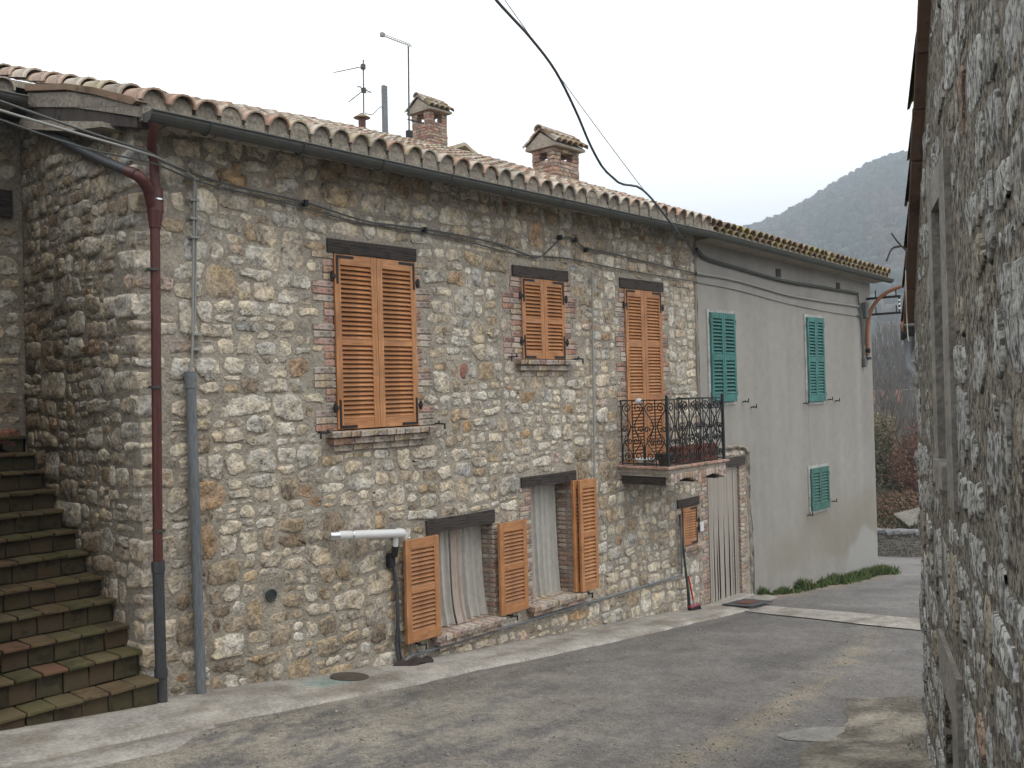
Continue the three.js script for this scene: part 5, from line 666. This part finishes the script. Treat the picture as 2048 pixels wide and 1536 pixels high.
{
  const a = thing('lamp_bracket', 'curved copper coloured lamp arm springing from the corner of the rendered house', 'bracket', [17.85, 2.1, 0]); put('arm', tube([[17.85, 2.1, 0.06], [17.85, 2.45, 0.065], [17.85, 2.75, 0.09], [17.85, 2.98, 0.16], [17.85, 3.16, 0.3], [17.85, 3.28, 0.48], [17.85, 3.35, 0.7]], 0.034, 40, 10), M.copper, a); put('tip', rod([17.85, 3.345, 0.69], [17.85, 3.4, 0.98], 0.014), M.greyPipe, a); put('collar', merge([rod([17.85, 2.2, 0.03], [17.85, 2.2, 0.1], 0.05), box(17.78, 17.92, 2.03, 2.08, 0.031, 0.1)]), M.iron, a);
  const r = thing('insulator_rack', 'black iron cable rack with upright pins jutting from the corner of the rendered house', 'bracket', [17.95, 3, 0]); put('bar', merge([box(17.93, 17.97, 3.165, 3.205, 0.032, 0.66), box(17.93, 17.97, 2.86, 2.9, 0.032, 0.66)]), M.iron, r); put('upright', rod([17.95, 2.9, 0.635], [17.95, 3.165, 0.635], 0.014), M.iron, r); for (const [z, y, h] of [[0.2, 3.2, 0.13], [0.39, 3.2, 0.08], [0.58, 3.2, 0.13], [0.2, 2.9, 0.12], [0.58, 2.9, 0.12]]) put('pin', rod([17.95, y, z], [17.95, y + h, z], 0.011), M.iron, r); for (const y of [2.96, 3.04, 3.11]) put('insulator', new THREE.SphereGeometry(0.024, 10, 8).translate(17.95, y, 0.635), M.whitePipe, r);
}
solo('overhead_cable', tube([[11.55, 3.51, 0.10], [11.01, 3.58, 0.30], [10.39, 3.62, 0.55], [9.91, 3.72, 0.70], [9.56, 3.80, 0.80], [9.33, 3.86, 0.85], [9.08, 3.90, 0.90], [8.89, 3.89, 0.92], [8.64, 3.87, 0.95], [8.40, 3.91, 1.00], [8.18, 3.96, 1.05], [7.84, 4.12, 1.15], [7.41, 4.36, 1.30], [6.86, 4.57, 1.50], [6.22, 4.64, 1.75], [5.68, 4.61, 2.00], [5.26, 4.59, 2.20], [4.67, 4.63, 2.50], [3.79, 4.58, 3.00], [2.79, 4.39, 3.60], [0.5, 4.6, 5.6], [-2, 3.9, 7.6], [-7, 4.2, 11.5]], 0.013, 150, 7), mat({ color: [0.045, 0.06, 0.08], roughness: 0.5 }), 'thick dark overhead cable swooping down to the corner of the rendered house', 'cable');
solo('overhead_wire', tube([[11.54, 3.50, 0.11], [9.58, 3.77, 0.80], [8.74, 4.09, 0.95], [7.48, 4.50, 1.25], [5.85, 4.84, 1.80], [4.88, 4.84, 2.30], [3.55, 4.62, 3.10], [0, 4.9, 5.6], [-7, 5.2, 10.6]], 0.004, 90, 5), M.cable, 'very thin straight wire above the thick overhead cable', 'wire');
// ───────── grass along the foot of the rendered house ─────────
{
  const blade = new THREE.BufferGeometry(); blade.setAttribute('position', new THREE.Float32BufferAttribute([-0.5, 0, 0, 0.5, 0, 0, 0.35, 0.55, 0.1, -0.35, 0.55, 0.1, 0, 1, 0.34], 3)); blade.setIndex([0, 1, 2, 0, 2, 3, 3, 2, 4]); blade.computeVertexNormals();
  const r = rng(91), spots = []; for (let i = 0; i < 6500; i++) { const x = rr(13.3, 18.45, r), f = fbm(x * 2.2, 3, 3, 751), wz = (0.12 + 0.34 * f) * sstep(13.2, 14.4, x) * (x > 18 ? 1.2 : 1), z = 0.03 + Math.abs(rr(-1, 1, r) * rr(0, 1, r)) * wz; spots.push([x, z]); }
  const g = new THREE.InstancedMesh(blade, mat({ color: 0xffffff, roughness: 0.8 }), spots.length), m4 = new THREE.Matrix4(), q = new THREE.Quaternion(), c = new THREE.Color(); spots.forEach(([x, z], i) => { const h = rr(0.03, 0.11, r) * (0.35 + 1.6 * sstep(0.3, 0.75, fbm(x * 3, 1, 3, 753))); q.setFromEuler(qEuler.set(rr(-0.6, 0.6, r), rr(0, 6.3, r), rr(-0.5, 0.5, r))); g.setMatrixAt(i, m4.compose(V3(x, ground(x, z), z), q, V3(rr(0.012, 0.03, r), h, h))); const k = rr(0.7, 1.25, r); g.setColorAt(i, c.setRGB(0.075 * k * rr(0.8, 1.5, r), 0.125 * k, 0.035 * k)); });
  g.name = 'grass'; scene.add(g); tag(g, 'low green weeds and grass along the foot of the rendered house', 'grass', null, 'stuff'); g.castShadow = g.receiveShadow = true;
  const w = []; for (let i = 0; i < 1500; i++) { const d = rr(2.2, 6.9, r), o = rr(0.28, 0.43, r), a = 22.5 * Math.PI / 180; if (fbm(d * 2.2, 2, 3, 757) < 0.5) continue; w.push([Math.cos(a) * d + Math.sin(a) * o, 7 - Math.sin(a) * d + Math.cos(a) * o]); }
  const g2 = new THREE.InstancedMesh(blade, mat({ color: 0xffffff, roughness: 0.8 }), w.length); w.forEach(([x, z], i) => { const h = rr(0.025, 0.08, r); q.setFromEuler(qEuler.set(rr(-0.6, 0.6, r), rr(0, 6.3, r), rr(-0.5, 0.5, r))); g2.setMatrixAt(i, m4.compose(V3(x, ground(x, z), z), q, V3(rr(0.008, 0.02, r), h, h))); const k = rr(0.6, 1.1, r); g2.setColorAt(i, c.setRGB(0.075 * k, 0.12 * k, 0.035 * k)); });
  g2.name = 'weeds'; scene.add(g2); tag(g2, 'small weeds in the crack at the foot of the near right wall', 'weeds', null, 'stuff'); g2.castShadow = g2.receiveShadow = true;
}

{ // loose chippings along the edge of the concrete and between the wheel tracks
  const g = wobble(mergeVertices(new THREE.IcosahedronGeometry(1, 0).deleteAttribute('uv').deleteAttribute('normal')), 0.25, 2.3, 5), r = rng(2024), P = [];
  for (let i = 0; i < 9000; i++) { const x = rr(1.8, 12.5, r), z = rr(0.9, 4.8, r), track = Math.exp(-Math.pow((z - (3.78 - 0.13 * (x - 5.4) - 0.011 * (x - 5.4) ** 2)) / 0.2, 2)) * sstep(3.4, 5, x), edge = Math.exp(-Math.pow((z - 1.05) / 0.16, 2)), lft = sstep(7.5, 3.5, x + z * 0.2) * sstep(0.42, 0.6, fbm(x * 1.5, z * 3, 4, 761)); if (r() < Math.max(track * 0.9, edge * 0.5, lft * 0.6, 0.04)) P.push([x, z]); }
  const im = new THREE.InstancedMesh(g, mat({ color: 0xffffff, roughness: 0.95 }), P.length), m4 = new THREE.Matrix4(), q = new THREE.Quaternion(), c = new THREE.Color();
  P.forEach(([x, z], i) => { const s = 0.0025 + 0.0075 * Math.pow(r(), 3); q.setFromEuler(qEuler.set(rr(0, 6, r), rr(0, 6, r), 0)); im.setMatrixAt(i, m4.compose(V3(x, ground(x, z) + s * 0.4 + 0.003, z), q, V3(s * rr(0.8, 1.5, r), s * 0.7, s))); const k = rr(0.16, 0.48, r); im.setColorAt(i, c.setRGB(k, k * 0.9, k * 0.74)); });
  im.name = 'gravel'; scene.add(im); tag(im, 'loose pale chippings scattered on the asphalt lane', 'gravel', null, 'stuff'); im.castShadow = im.receiveShadow = true;
}

// ───────── the old stone building close on the right ─────────
const TURN = 22.5 * Math.PI / 180, old = thing('old_stone_building', 'weathered grey rubble building close on the right with a sloping tiled verge', 'building', [0, 0, 7], null, TURN);
OWN_FRAME.add(old);
{
  const vy = (d) => (d > 0.6 ? 3.40 - 0.745 * (d - 4.88) : 3.40 - 0.745 * (0.6 - 4.88) - 0.745 * (0.6 - d)), Z = 0.43;
  const W = [4.5, 4.95, 1.22, 2.415], D = [4.64, 5.26, -1.6, 0.11];
  const s = polyShape([[-5, -1.5], [6.6, -2.8], [6.6, vy(6.6) - 0.04], [0.6, vy(0.6) - 0.04], [-5, vy(-5) - 0.04]]); put('wall', uvBox(solid(s, 0.42, Z, [W, D])), M.oldMortar, old);
  put('wall', box(6.18, 6.598, -2.8, 2.0, Z + 0.421, 6), M.oldMortar, old); put('wall', box(-5, -4.6, -1, 2.4, Z + 0.421, 6), M.oldMortar, old); put('wall', box(-5, 6.6, -2.8, 2.0, 6.001, 6.4), M.oldMortar, old);
  const r = rng(404), list = [], o = { a0: 0.02, a1: 0.19, asp: 1.4, g0: 0.006, g1: 0.03, r0: 0.002, r1: 0.012, tilt: 0.035, seed: 61, rough: 0.35, jag: 1.7, round: 0.24 };
  const rects = [[-5.2, -4.24, 0.98, 2.56], [-5.3, -4.38, -1.7, 0.36]].map((q) => q), mw = new THREE.Matrix4().makeRotationY(TURN).setPosition(0, 0, 7), n = V3(0, 0, -1).applyAxisAngle(V3(0, 1, 0), TURN);
  for (const c of rubble(-6.62, -0.2, -1.6, 5.6, o, rects, r)) {
    if (c.P.some((p) => p[1] > vy(-p[0]) - 0.05)) continue; const at = V3(-c.c[0], c.c[1], Z).applyMatrix4(mw); if (c.c[1] < ground(at.x, at.z) - 0.15) continue;
    if (r() < (c.c[1] > 0.95 ? 0.34 : 0.05) && c.A < 0.06) continue; const k = r(), t = k < 0.66 ? [0.47, 0.475, 0.46] : k < 0.84 ? [0.4, 0.39, 0.355] : k < 0.96 ? [0.34, 0.3, 0.24] : [0.36, 0.26, 0.19], q = rr(0.85, 1.12, r);
    list.push({ geo: stoneGeo(c, o, r, (u, v, w) => [-u, v, Z - w], t.map((x) => x * q * (c.c[1] < 0.95 ? 1.12 : 0.98))), A: c.A, at, out: n });
  }
  layStones(list, M.oldStone, old, 300);
  // corner stones at the far end
  for (let y = -1.7, k = 0; y < 1.85; k++) { const h = rr(0.14, 0.28, r), lx = k % 2 ? 0.3 : 0.2; let q = uvBox(wobble(new RoundedBoxGeometry(lx, h - 0.02, 0.3, 3, 0.04), 0.03, 8, 640 + k).translate(6.6 - lx / 2 + rr(0.0, 0.035, r), y + h / 2, Z + 0.15 - rr(0.005, 0.025, r)), k, 0); q = mergeVertices(q); q.computeVertexNormals(); const c = new Float32Array(q.attributes.position.count * 3).fill(0.38); q.setAttribute('color', new THREE.BufferAttribute(c, 3)); put('corner_stone', q, M.oldStone, old); y += h; }
  // cement surrounds
  const win = sub('window', old, 'narrow recessed window with a cement surround'); put('window_frame', merge([wobble(box(4.27, 4.508, 1.06, 2.56, Z - 0.024, Z + 0.06), 0.004, 5, 3), wobble(box(4.942, 5.13, 1.06, 2.56, Z - 0.022, Z + 0.06), 0.004, 5, 4), box(4.51, 4.94, 2.407, 2.56, Z - 0.02, Z + 0.06)]), M.oldCement, win); put('window_sill', wobble(box(4.51, 4.94, 1.12, 1.228, Z - 0.045, Z + 0.1), 0.004, 6, 5), M.oldCement, win); put('window_pane', box(4.501, 4.949, 1.22, 2.414, Z + 0.045, Z + 0.08), mat({ color: [0.05, 0.048, 0.044] }), win);
  const dr = sub('cellar_opening', old, 'low cellar opening with a cement lintel and an added black panel for its dark inside'); put('door_frame', merge([wobble(box(4.4, 4.65, -1.6, 0.34, Z - 0.024, Z + 0.05), 0.004, 5, 6), wobble(box(4.652, 5.28, 0.1, 0.34, Z - 0.02, Z + 0.05), 0.004, 5, 7)]), M.oldCement, dr); put('door_leaf', box(4.641, 5.259, -1.6, 0.109, Z + 0.03, Z + 0.07, true), mat({ color: [0.012, 0.011, 0.01], roughness: 0.9 }), dr);  // leaf is an added near-black panel standing for the unlit inside
  // roof: flat clay tiles show under the verge, half-round tiles above
  const a = Math.atan(0.745), rf = sub('roof', old), L = Math.hypot(6.75 - 0.6, 0.745 * (6.75 - 0.6)), un = mat({ map: T.tile, bumpMap: T.grainB, bumpScale: 0.003, color: [0.2, 0.125, 0.09] });
  for (let t = 0.05; t < L; t += 0.345) { const d = 6.78 - (t + 0.165) * Math.cos(a), o2 = put('verge_tile', rbox(0.338, 0.03, 0.24, 0.005), un, rf); o2.position.set(d, vy(d) - 0.025 + rr(-0.003, 0.003), 0.372 + 0.12 + rr(-0.004, 0.004)); o2.rotation.z = -a; const c = put('roof_tile', pick(TILE), pick(M.mossTiles), rf); c.position.set(d + 0.2 * Math.cos(a), vy(d + 0.2) + 0.03, 0.46 + rr(-0.012, 0.012)); c.rotation.order = 'YXZ'; c.rotation.set(a - 0.04, Math.PI / 2, 0); }
  const slope = (d0, d1) => { const P = [[d0, vy(d0)], [d1, vy(d1)]], q = new THREE.BufferGeometry(), A = []; const v = (i, z, o3) => [P[i][0], P[i][1] + o3, z]; const quad = (p, q2, r2, s2) => A.push(...p, ...q2, ...r2, ...p, ...r2, ...s2); quad(v(0, 0.42, 0.03), v(1, 0.42, 0.03), v(1, 6.4, 0.03), v(0, 6.4, 0.03)); quad(v(0, 0.42, 0), v(0, 6.4, 0), v(1, 6.4, 0), v(1, 0.42, 0)); quad(v(0, 0.42, 0), v(1, 0.42, 0), v(1, 0.42, 0.03), v(0, 0.42, 0.03)); q.setAttribute('position', new THREE.Float32BufferAttribute(A, 3)); q.computeVertexNormals(); return uvBox(q); };
  put('roof_boarding', slope(0.6, 6.72), M.mossTiles[2], rf); put('roof_boarding', slope(-5.3, 0.598), M.mossTiles[2], rf);
  put('gutter', rod([6.86, 1.93, 0.36], [6.86, 1.93, 5.5], 0.055, 0.055, 12), M.darkPipe, old); put('gutter_ring', new THREE.TorusGeometry(0.05, 0.009, 6, 18).translate(6.86, 1.95, 0.372), M.copper, old);
  put('downpipe', tube([[6.86, 1.9, 0.42], [6.84, 1.76, 0.42], [6.76, 1.66, 0.43], [6.68, 1.6, 0.5], [6.66, 1.4, 0.56], [6.66, -1, 0.56]], 0.045, 40, 10), M.greyPipe, old, 'grey blue downpipe elbow below the end of the verge');
}
solo('twig', merge([tube([[6.19, 2.42, 4.87], [6.14, 2.48, 4.83], [6.16, 2.55, 4.78]], 0.006, 8, 4).toNonIndexed(), tube([[6.15, 2.46, 4.84], [6.08, 2.44, 4.81], [6.03, 2.36, 4.79]], 0.007, 8, 4).toNonIndexed()]), M.dark, 'dry twig caught on the tiled verge of the old building', 'twig');
{ // pale cord hanging over the old wall
  const mw = new THREE.Matrix4().makeRotationY(TURN).setPosition(0, 0, 7), P = [[6.3, 2.28, 0.37], [6.24, 2.12, 0.365], [6.28, 1.98, 0.368], [6.18, 1.86, 0.366], [6.12, 1.84, 0.37]].map((p) => V3(...p).applyMatrix4(mw)); solo('cord', tube(P, 0.004, 30, 6), mat({ color: [0.45, 0.42, 0.33] }), 'pale cord hanging from the verge down the old stone wall', 'cord');
}
// ───────── beyond the bend: low wall, bank, bushes, bare trees, wooded hill ─────────
{
  const A = V3(20.0, 0, -3.73), B = V3(27.6, 0, -0.05), dir = B.clone().sub(A).normalize(), Lw = A.distanceTo(B), out = V3(-dir.z, 0, dir.x); if (out.dot(EYE.clone().sub(A)) < 0) out.negate();
  const g0 = (u) => { const p = A.clone().addScaledVector(dir, u); return ground(p.x, p.z); }, w = thing('low_wall', 'low dry stone wall across the bend of the lane', 'wall', [23.8, ground(23.8, -1.9), -1.9]);
  const loc = (u, v, k) => { const p = A.clone().addScaledVector(dir, u).addScaledVector(out, k); return [p.x, g0(u) + v, p.z]; };
  { const P = [], I = []; const us = span(0, Lw, 0.4); for (const u of us) for (const [v, k] of [[-0.4, 0], [0.6, 0], [0.6, -0.35], [-0.4, -0.35]]) P.push(...loc(u, v, k)); for (let i = 0; i < us.length - 1; i++) for (let j = 0; j < 4; j++) { const a = i * 4 + j, b = i * 4 + (j + 1) % 4; I.push(a, b, b + 4, a, b + 4, a + 4); } let g = new THREE.BufferGeometry(); g.setAttribute('position', new THREE.Float32BufferAttribute(P, 3)); g.setIndex(I); g = g.toNonIndexed(); g.computeVertexNormals(); put('core', uvBox(g), M.oldMortar, w); }
  const r = rng(611), list = [], o = { a0: 0.008, a1: 0.05, asp: 2.2, g0: 0.004, g1: 0.01, r0: 0.006, r1: 0.018, tilt: 0.1, split: 0.1, seed: 71, w0: 1.2, w1: 3, rough: 0.3, amin: 0.003 };
  for (const c of rubble(0, Lw, -0.1, 0.5, o, [], r)) { const k = rr(0.12, 0.22, r); list.push({ geo: stoneGeo(c, o, r, loc, [k * 1.02, k * 0.98, k * 0.88]), A: c.A, at: V3(...loc(c.c[0], c.c[1], 0)), out }); } layStones(list, M.stone, w, 150);
  for (let u = 0; u < Lw; u += 0.46) { let q = uvBox(wobble(new RoundedBoxGeometry(0.44, 0.1, 0.46, 2, 0.03), 0.014, 7, 650 + Math.round(u * 7)).rotateY(-Math.atan2(dir.z, dir.x)).translate(...loc(u + 0.23, 0.6 + rr(-0.012, 0.012, r), -0.17))); const c = new Float32Array(q.attributes.position.count * 3).fill(0.24); q.setAttribute('color', new THREE.BufferAttribute(c, 3)); put('cap_stone', q, M.stone, w); }
  // overgrown bank behind it
  const bankY = (u, k) => g0(u) + 0.25 + 2.1 * sstep(0.3, 9, k) + 0.5 * (fbm(u * 0.7, k * 0.7, 3, 661) - 0.5) * sstep(0, 2, k), P = [], C = [], I = [], us = span(-2, 16, 0.3), ks = span(0.1, 14, 0.35);
  for (const k of ks) for (const u of us) { const p = A.clone().addScaledVector(dir, u).addScaledVector(out, -0.2 - k); P.push(p.x, bankY(u, k), p.z); const t = fbm(u * 0.8, k * 0.8, 4, 663), d = [mix(0.07, 0.15, t), mix(0.065, 0.1, t), mix(0.035, 0.06, t)]; C.push(...d); } for (let j = 0; j < ks.length - 1; j++) for (let i = 0; i < us.length - 1; i++) { const a = j * us.length + i, b = a + us.length; I.push(a, a + 1, b, b, a + 1, b + 1); }
  const bg = new THREE.BufferGeometry(); bg.setAttribute('position', new THREE.Float32BufferAttribute(P, 3)); bg.setAttribute('color', new THREE.Float32BufferAttribute(C, 3)); bg.setAttribute('uv', new THREE.Float32BufferAttribute(P.flatMap((v, i) => (i % 3 === 1 ? [] : [v])), 2)); bg.setIndex(I); bg.computeVertexNormals(); structure('bank', bg, M.earth);
  // brambles: tangle of dry stems and leaves
  const tw = new THREE.BufferGeometry(); tw.setAttribute('position', new THREE.Float32BufferAttribute([-0.02, 0, 0, 0.02, 0, 0, 0.012, 0.6, 0.16, 0, 1, 0.42, 0.1, 0.5, 0.1, 0.28, 0.62, 0.16, 0.16, 0.66, 0.22, -0.06, 0.7, 0.2, -0.24, 0.8, 0.3, -0.12, 0.88, 0.3], 3)); tw.setIndex([0, 1, 2, 0, 2, 3, 4, 5, 6, 7, 8, 9]); tw.computeVertexNormals();
  const N = 9000, im = new THREE.InstancedMesh(tw, mat({ color: 0xffffff }), N), m4 = new THREE.Matrix4(), q = new THREE.Quaternion(), c = new THREE.Color(); for (let i = 0; i < N; i++) { const u = rr(0, 15, r), k = rr(0.2, 12, r), p = A.clone().addScaledVector(dir, u).addScaledVector(out, -0.2 - k), h = rr(0.15, 0.55, r); q.setFromEuler(qEuler.set(rr(-0.9, 0.9, r), rr(0, 6.3, r), rr(-0.9, 0.9, r))); im.setMatrixAt(i, m4.compose(V3(p.x, bankY(u, k) - 0.03, p.z), q, V3(h * 0.8, h, h))); const t = fbm(u * 0.6, k * 0.6, 3, 667), s = rr(0.7, 1.3, r); t > 0.5 ? c.setRGB(0.13 * s, 0.085 * s, 0.05 * s) : c.setRGB(0.085 * s, 0.085 * s, 0.04 * s); im.setColorAt(i, c); }
  im.name = 'brambles'; scene.add(im); tag(im, 'brown and olive brambles covering the bank behind the low wall', 'brambles', null, 'stuff');
  solo('corrugated_sheet', (() => { const g = new THREE.PlaneGeometry(0.95, 0.6, 60, 4), p = g.attributes.position; for (let i = 0; i < p.count; i++) p.setZ(i, 0.015 * Math.sin(p.getX(i) * 60)); g.computeVertexNormals(); return g; })(), M.oldCement, 'grey sheet lying tilted on the bank behind the low wall', 'sheet', null, [27.0, -2.15, -2.35]).rotation.set(-1.15, -0.3, -0.35);
  // bushes
  const bush = (name, label, at, rx, ry, rz, n, size, cols, seed, tilt) => { const t = thing(name, label, 'bush', at), rb = rng(seed), pos = [], col = [], L = []; for (let i = 0; i < n; i++) { const a = rr(0, 6.283, rb), b = Math.acos(rr(-0.55, 1, rb)), k = Math.pow(rb(), 0.4) * (0.8 + 0.45 * (fbm(Math.cos(a) * 1.8 + 5, b * 2.2, 3, seed) - 0.5) * 2), x = Math.sin(b) * Math.cos(a) * rx * k, y = Math.cos(b) * ry * k + ry * 0.5, z = Math.sin(b) * Math.sin(a) * rz * k, s = size * rr(0.5, 1.3, rb), d1 = V3(rr(-1, 1, rb), rr(-0.6, 1, rb), rr(-1, 1, rb)).normalize(), d2 = V3(rr(-1, 1, rb), rr(-1, 1, rb), rr(-1, 1, rb)).cross(d1).normalize(); const p = V3(x, y, z); for (const v of [p.clone().addScaledVector(d2, -s * 0.3), p.clone().addScaledVector(d2, s * 0.3), p.clone().addScaledVector(d1, s)]) pos.push(v.x, v.y, v.z); const cc = pick(cols, rb), g = rr(0.7, 1.3, rb); for (let j = 0; j < 3; j++) col.push(cc[0] * g, cc[1] * g, cc[2] * g); }
    const g = new THREE.BufferGeometry(); g.setAttribute('position', new THREE.Float32BufferAttribute(pos, 3)); g.setAttribute('color', new THREE.Float32BufferAttribute(col, 3)); g.computeVertexNormals(); const m = new THREE.Mesh(g, mat({ vertexColors: true, roughness: 0.95 })); m.name = numbered('foliage'); t.add(m);
    for (let i = 0; i < 26; i++) { const a = rr(0, 6.28, rb), k = rr(0.4, 0.95, rb); L.push(tube([[rr(-0.1, 0.1, rb), 0, rr(-0.1, 0.1, rb)], [Math.cos(a) * rx * k * 0.45, ry * 0.6, Math.sin(a) * rz * k * 0.45], [Math.cos(a) * rx * k, ry * rr(0.9, 1.4, rb), Math.sin(a) * rz * k]], 0.015, 6, 4).toNonIndexed()); } const st = new THREE.Mesh(merge(L), mat({ color: [0.09, 0.065, 0.045] })); st.name = numbered('stems'); t.add(st); };
  bush('bush', 'olive brown bush beside the edge of the rendered house', [31.2, -2.3, -5.0], 1.4, 2.35, 1.3, 17000, 0.075, [[0.16, 0.14, 0.075], [0.2, 0.17, 0.1], [0.11, 0.11, 0.055], [0.24, 0.19, 0.12]], 71);
  bush('bush', 'rust red bush in front of the old building edge', [30.6, -2.4, -3.2], 1.3, 2.1, 1.2, 17000, 0.07, [[0.18, 0.08, 0.05], [0.15, 0.075, 0.05], [0.13, 0.075, 0.05], [0.2, 0.105, 0.065]], 73);
  bush('bush', 'low reddish scrub between the two taller bushes and the low wall', [28.6, -2.6, -3.2], 1.6, 0.7, 1.0, 9000, 0.07, [[0.16, 0.09, 0.05], [0.11, 0.095, 0.05], [0.19, 0.1, 0.06]], 75);
  // shed with orange panels far off between the trees
  const sh = thing('shed', 'low far shed with three orange panels among the bare trees', 'shed', [67, -4, -17]); put('wall', box(65.5, 69, -6, 0.999, -18.6, -15.6), mat({ color: [0.13, 0.12, 0.11] }), sh); for (let i = 0; i < 3; i++) put('panel', box(65.35, 65.49, 0.15, 1.05, -18.5 + i * 0.92, -18.0 + i * 0.92), mat({ color: [[0.42, 0.2, 0.14], [0.3, 0.17, 0.13], [0.45, 0.21, 0.15]][i] }), sh); put('roof', box(65.4, 69.1, 1.0, 1.02, -18.7, -15.5), mat({ color: [0.14, 0.13, 0.12] }), sh);
}
{ // bare upright trees in the valley
  const r = rng(818), tree = thing('bare_tree', 'tall slender bare tree in the misty row beyond the bushes', 'tree', [84, -7, -24], 'row of bare trees beyond the bushes'), H = 17, L = [], K = [];
  const br = (l, p, q, r0, r1) => { const g = new THREE.CylinderGeometry(r1, r0, 1, 4, 1).translate(0, 0.5, 0), a = V3(...p), b = V3(...q), d = b.clone().sub(a), n = d.length(); g.scale(1, n, 1).applyQuaternion(new THREE.Quaternion().setFromUnitVectors(V3(0, 1, 0), d.normalize())).translate(a.x, a.y, a.z); l.push(g.toNonIndexed()); };
  br(L, [0, 0, 0], [0.1, H * 0.5, 0], 0.2, 0.13); br(L, [0.1, H * 0.5, 0], [0, H, 0.05], 0.13, 0.02);
  for (let i = 0; i < 46; i++) { const y = rr(1.5, H * 0.85, r), a = rr(0, 6.28, r), l = rr(1.6, 4.2, r) * (1 - y / H * 0.5), s = 0.28; const m = [Math.cos(a) * l * s, y + l * 0.6, Math.sin(a) * l * s], e = [Math.cos(a) * l * s * 1.35, y + l * 1.25, Math.sin(a) * l * s * 1.35]; br(K, [0.05, y, 0], m, 0.075, 0.055); br(K, m, e, 0.055, 0.02); for (let j = 0; j < 5; j++) { const t = rr(0.2, 1, r), b = rr(0, 6.28, r), p = [mix(m[0], e[0], t), mix(m[1], e[1], t), mix(m[2], e[2], t)]; br(K, p, [p[0] + Math.cos(b) * 0.3, p[1] + rr(0.5, 1.1, r), p[2] + Math.sin(b) * 0.3], 0.028, 0.012); } }
  const bark = mat({ color: [0.125, 0.108, 0.092] }), mk = (n, l) => { const m = new THREE.Mesh(merge(l), bark); m.name = numbered(n); tree.add(m); }; mk('trunk', L); mk('branches', K);
  const spots = []; for (let i = 0; i < 56; i++) { const az = (16.5 + i * 0.143 + rr(-0.12, 0.12, r)) * Math.PI / 180, d = i % 4 === 1 ? rr(52, 62, r) : rr(76, 112, r); spots.push([Math.cos(az) * d, 7 - Math.sin(az) * d]); }
  spots.forEach(([x, z], i) => { const t = i ? tree.clone() : tree; if (i) { t.name = numbered('bare_tree'); scene.add(t); } t.position.set(x, -8.5, z); t.rotation.y = rr(0, 6.28, r); const s = (Math.hypot(x, z - 7) < 70 ? 0.62 : 0.85) * rr(0.85, 1.08, r); t.scale.set(s, s, s); });
  // wooded hill
  const elev = (az) => 5 + 4.0 * sstep(36, 27.5, az) + 3.25 * sstep(28.5, 18.5, az) + 1.5 * sstep(19, 8, az), azs = span(-25, 62, 0.35), rs = join(span(170, 700, 18), [730, 760]), P = [], I = [], C = [];
  const hy = (az, d) => { const top = 700 * Math.tan(elev(az) * Math.PI / 180) * 0.995, t = sstep(150, 700, d); return mix(-9, top - 9, Math.pow(t, 0.9)) * (d > 700 ? 0.97 : 1) + 9 * (fbm(az * 0.22 + d * 0.004, d * 0.008, 4, 831) - 0.5) * sstep(180, 420, d); };
  for (const d of rs) for (const az of azs) { const a = az * Math.PI / 180; P.push(Math.cos(a) * d, hy(az, d), 7 - Math.sin(a) * d); const t = fbm(az * 0.5, d * 0.012, 4, 833); C.push(mix(0.05, 0.11, t), mix(0.05, 0.075, t), mix(0.035, 0.05, t)); } const W = azs.length; for (let j = 0; j < rs.length - 1; j++) for (let i = 0; i < W - 1; i++) { const a = j * W + i, b = a + W; I.push(a, b, a + 1, a + 1, b, b + 1); }
  const g = new THREE.BufferGeometry(); g.setAttribute('position', new THREE.Float32BufferAttribute(P, 3)); g.setAttribute('color', new THREE.Float32BufferAttribute(C, 3)); g.setIndex(I); g.computeVertexNormals(); structure('hill', g, mat({ vertexColors: true, roughness: 1 }));
  const crown = wobble(mergeVertices(new THREE.IcosahedronGeometry(1, 1).deleteAttribute('uv').deleteAttribute('normal')), 0.3, 2.1, 7).translate(0, 0.7, 0), N = 16000, im = new THREE.InstancedMesh(crown, mat({ color: 0xffffff, roughness: 1 }), N), m4 = new THREE.Matrix4(), q = new THREE.Quaternion(), c = new THREE.Color();
  for (let i = 0; i < N; i++) { const az = rr(10, 38, r), d = i < 1600 ? rr(670, 715, r) : 190 + 520 * Math.sqrt(r()), a = az * Math.PI / 180, s = rr(1.2, 2.6, r) * (i < 1600 ? 1.1 : 1); q.setFromEuler(qEuler.set(0, rr(0, 6.28, r), rr(-0.15, 0.15, r))); im.setMatrixAt(i, m4.compose(V3(Math.cos(a) * d, hy(az, d) - 0.5, 7 - Math.sin(a) * d), q, V3(s, s * rr(0.9, 1.7, r), s))); const t = fbm(az * 0.6, d * 0.015, 3, 837), k = rr(0.7, 1.3, r); t > 0.5 ? c.setRGB(0.07 * k, 0.055 * k, 0.045 * k) : c.setRGB(0.042 * k, 0.05 * k, 0.04 * k); im.setColorAt(i, c); }
  im.name = 'forest'; scene.add(im); tag(im, 'misty brown and green woods covering the hill', 'forest', null, 'stuff');
}
renderer.render(scene, camera);
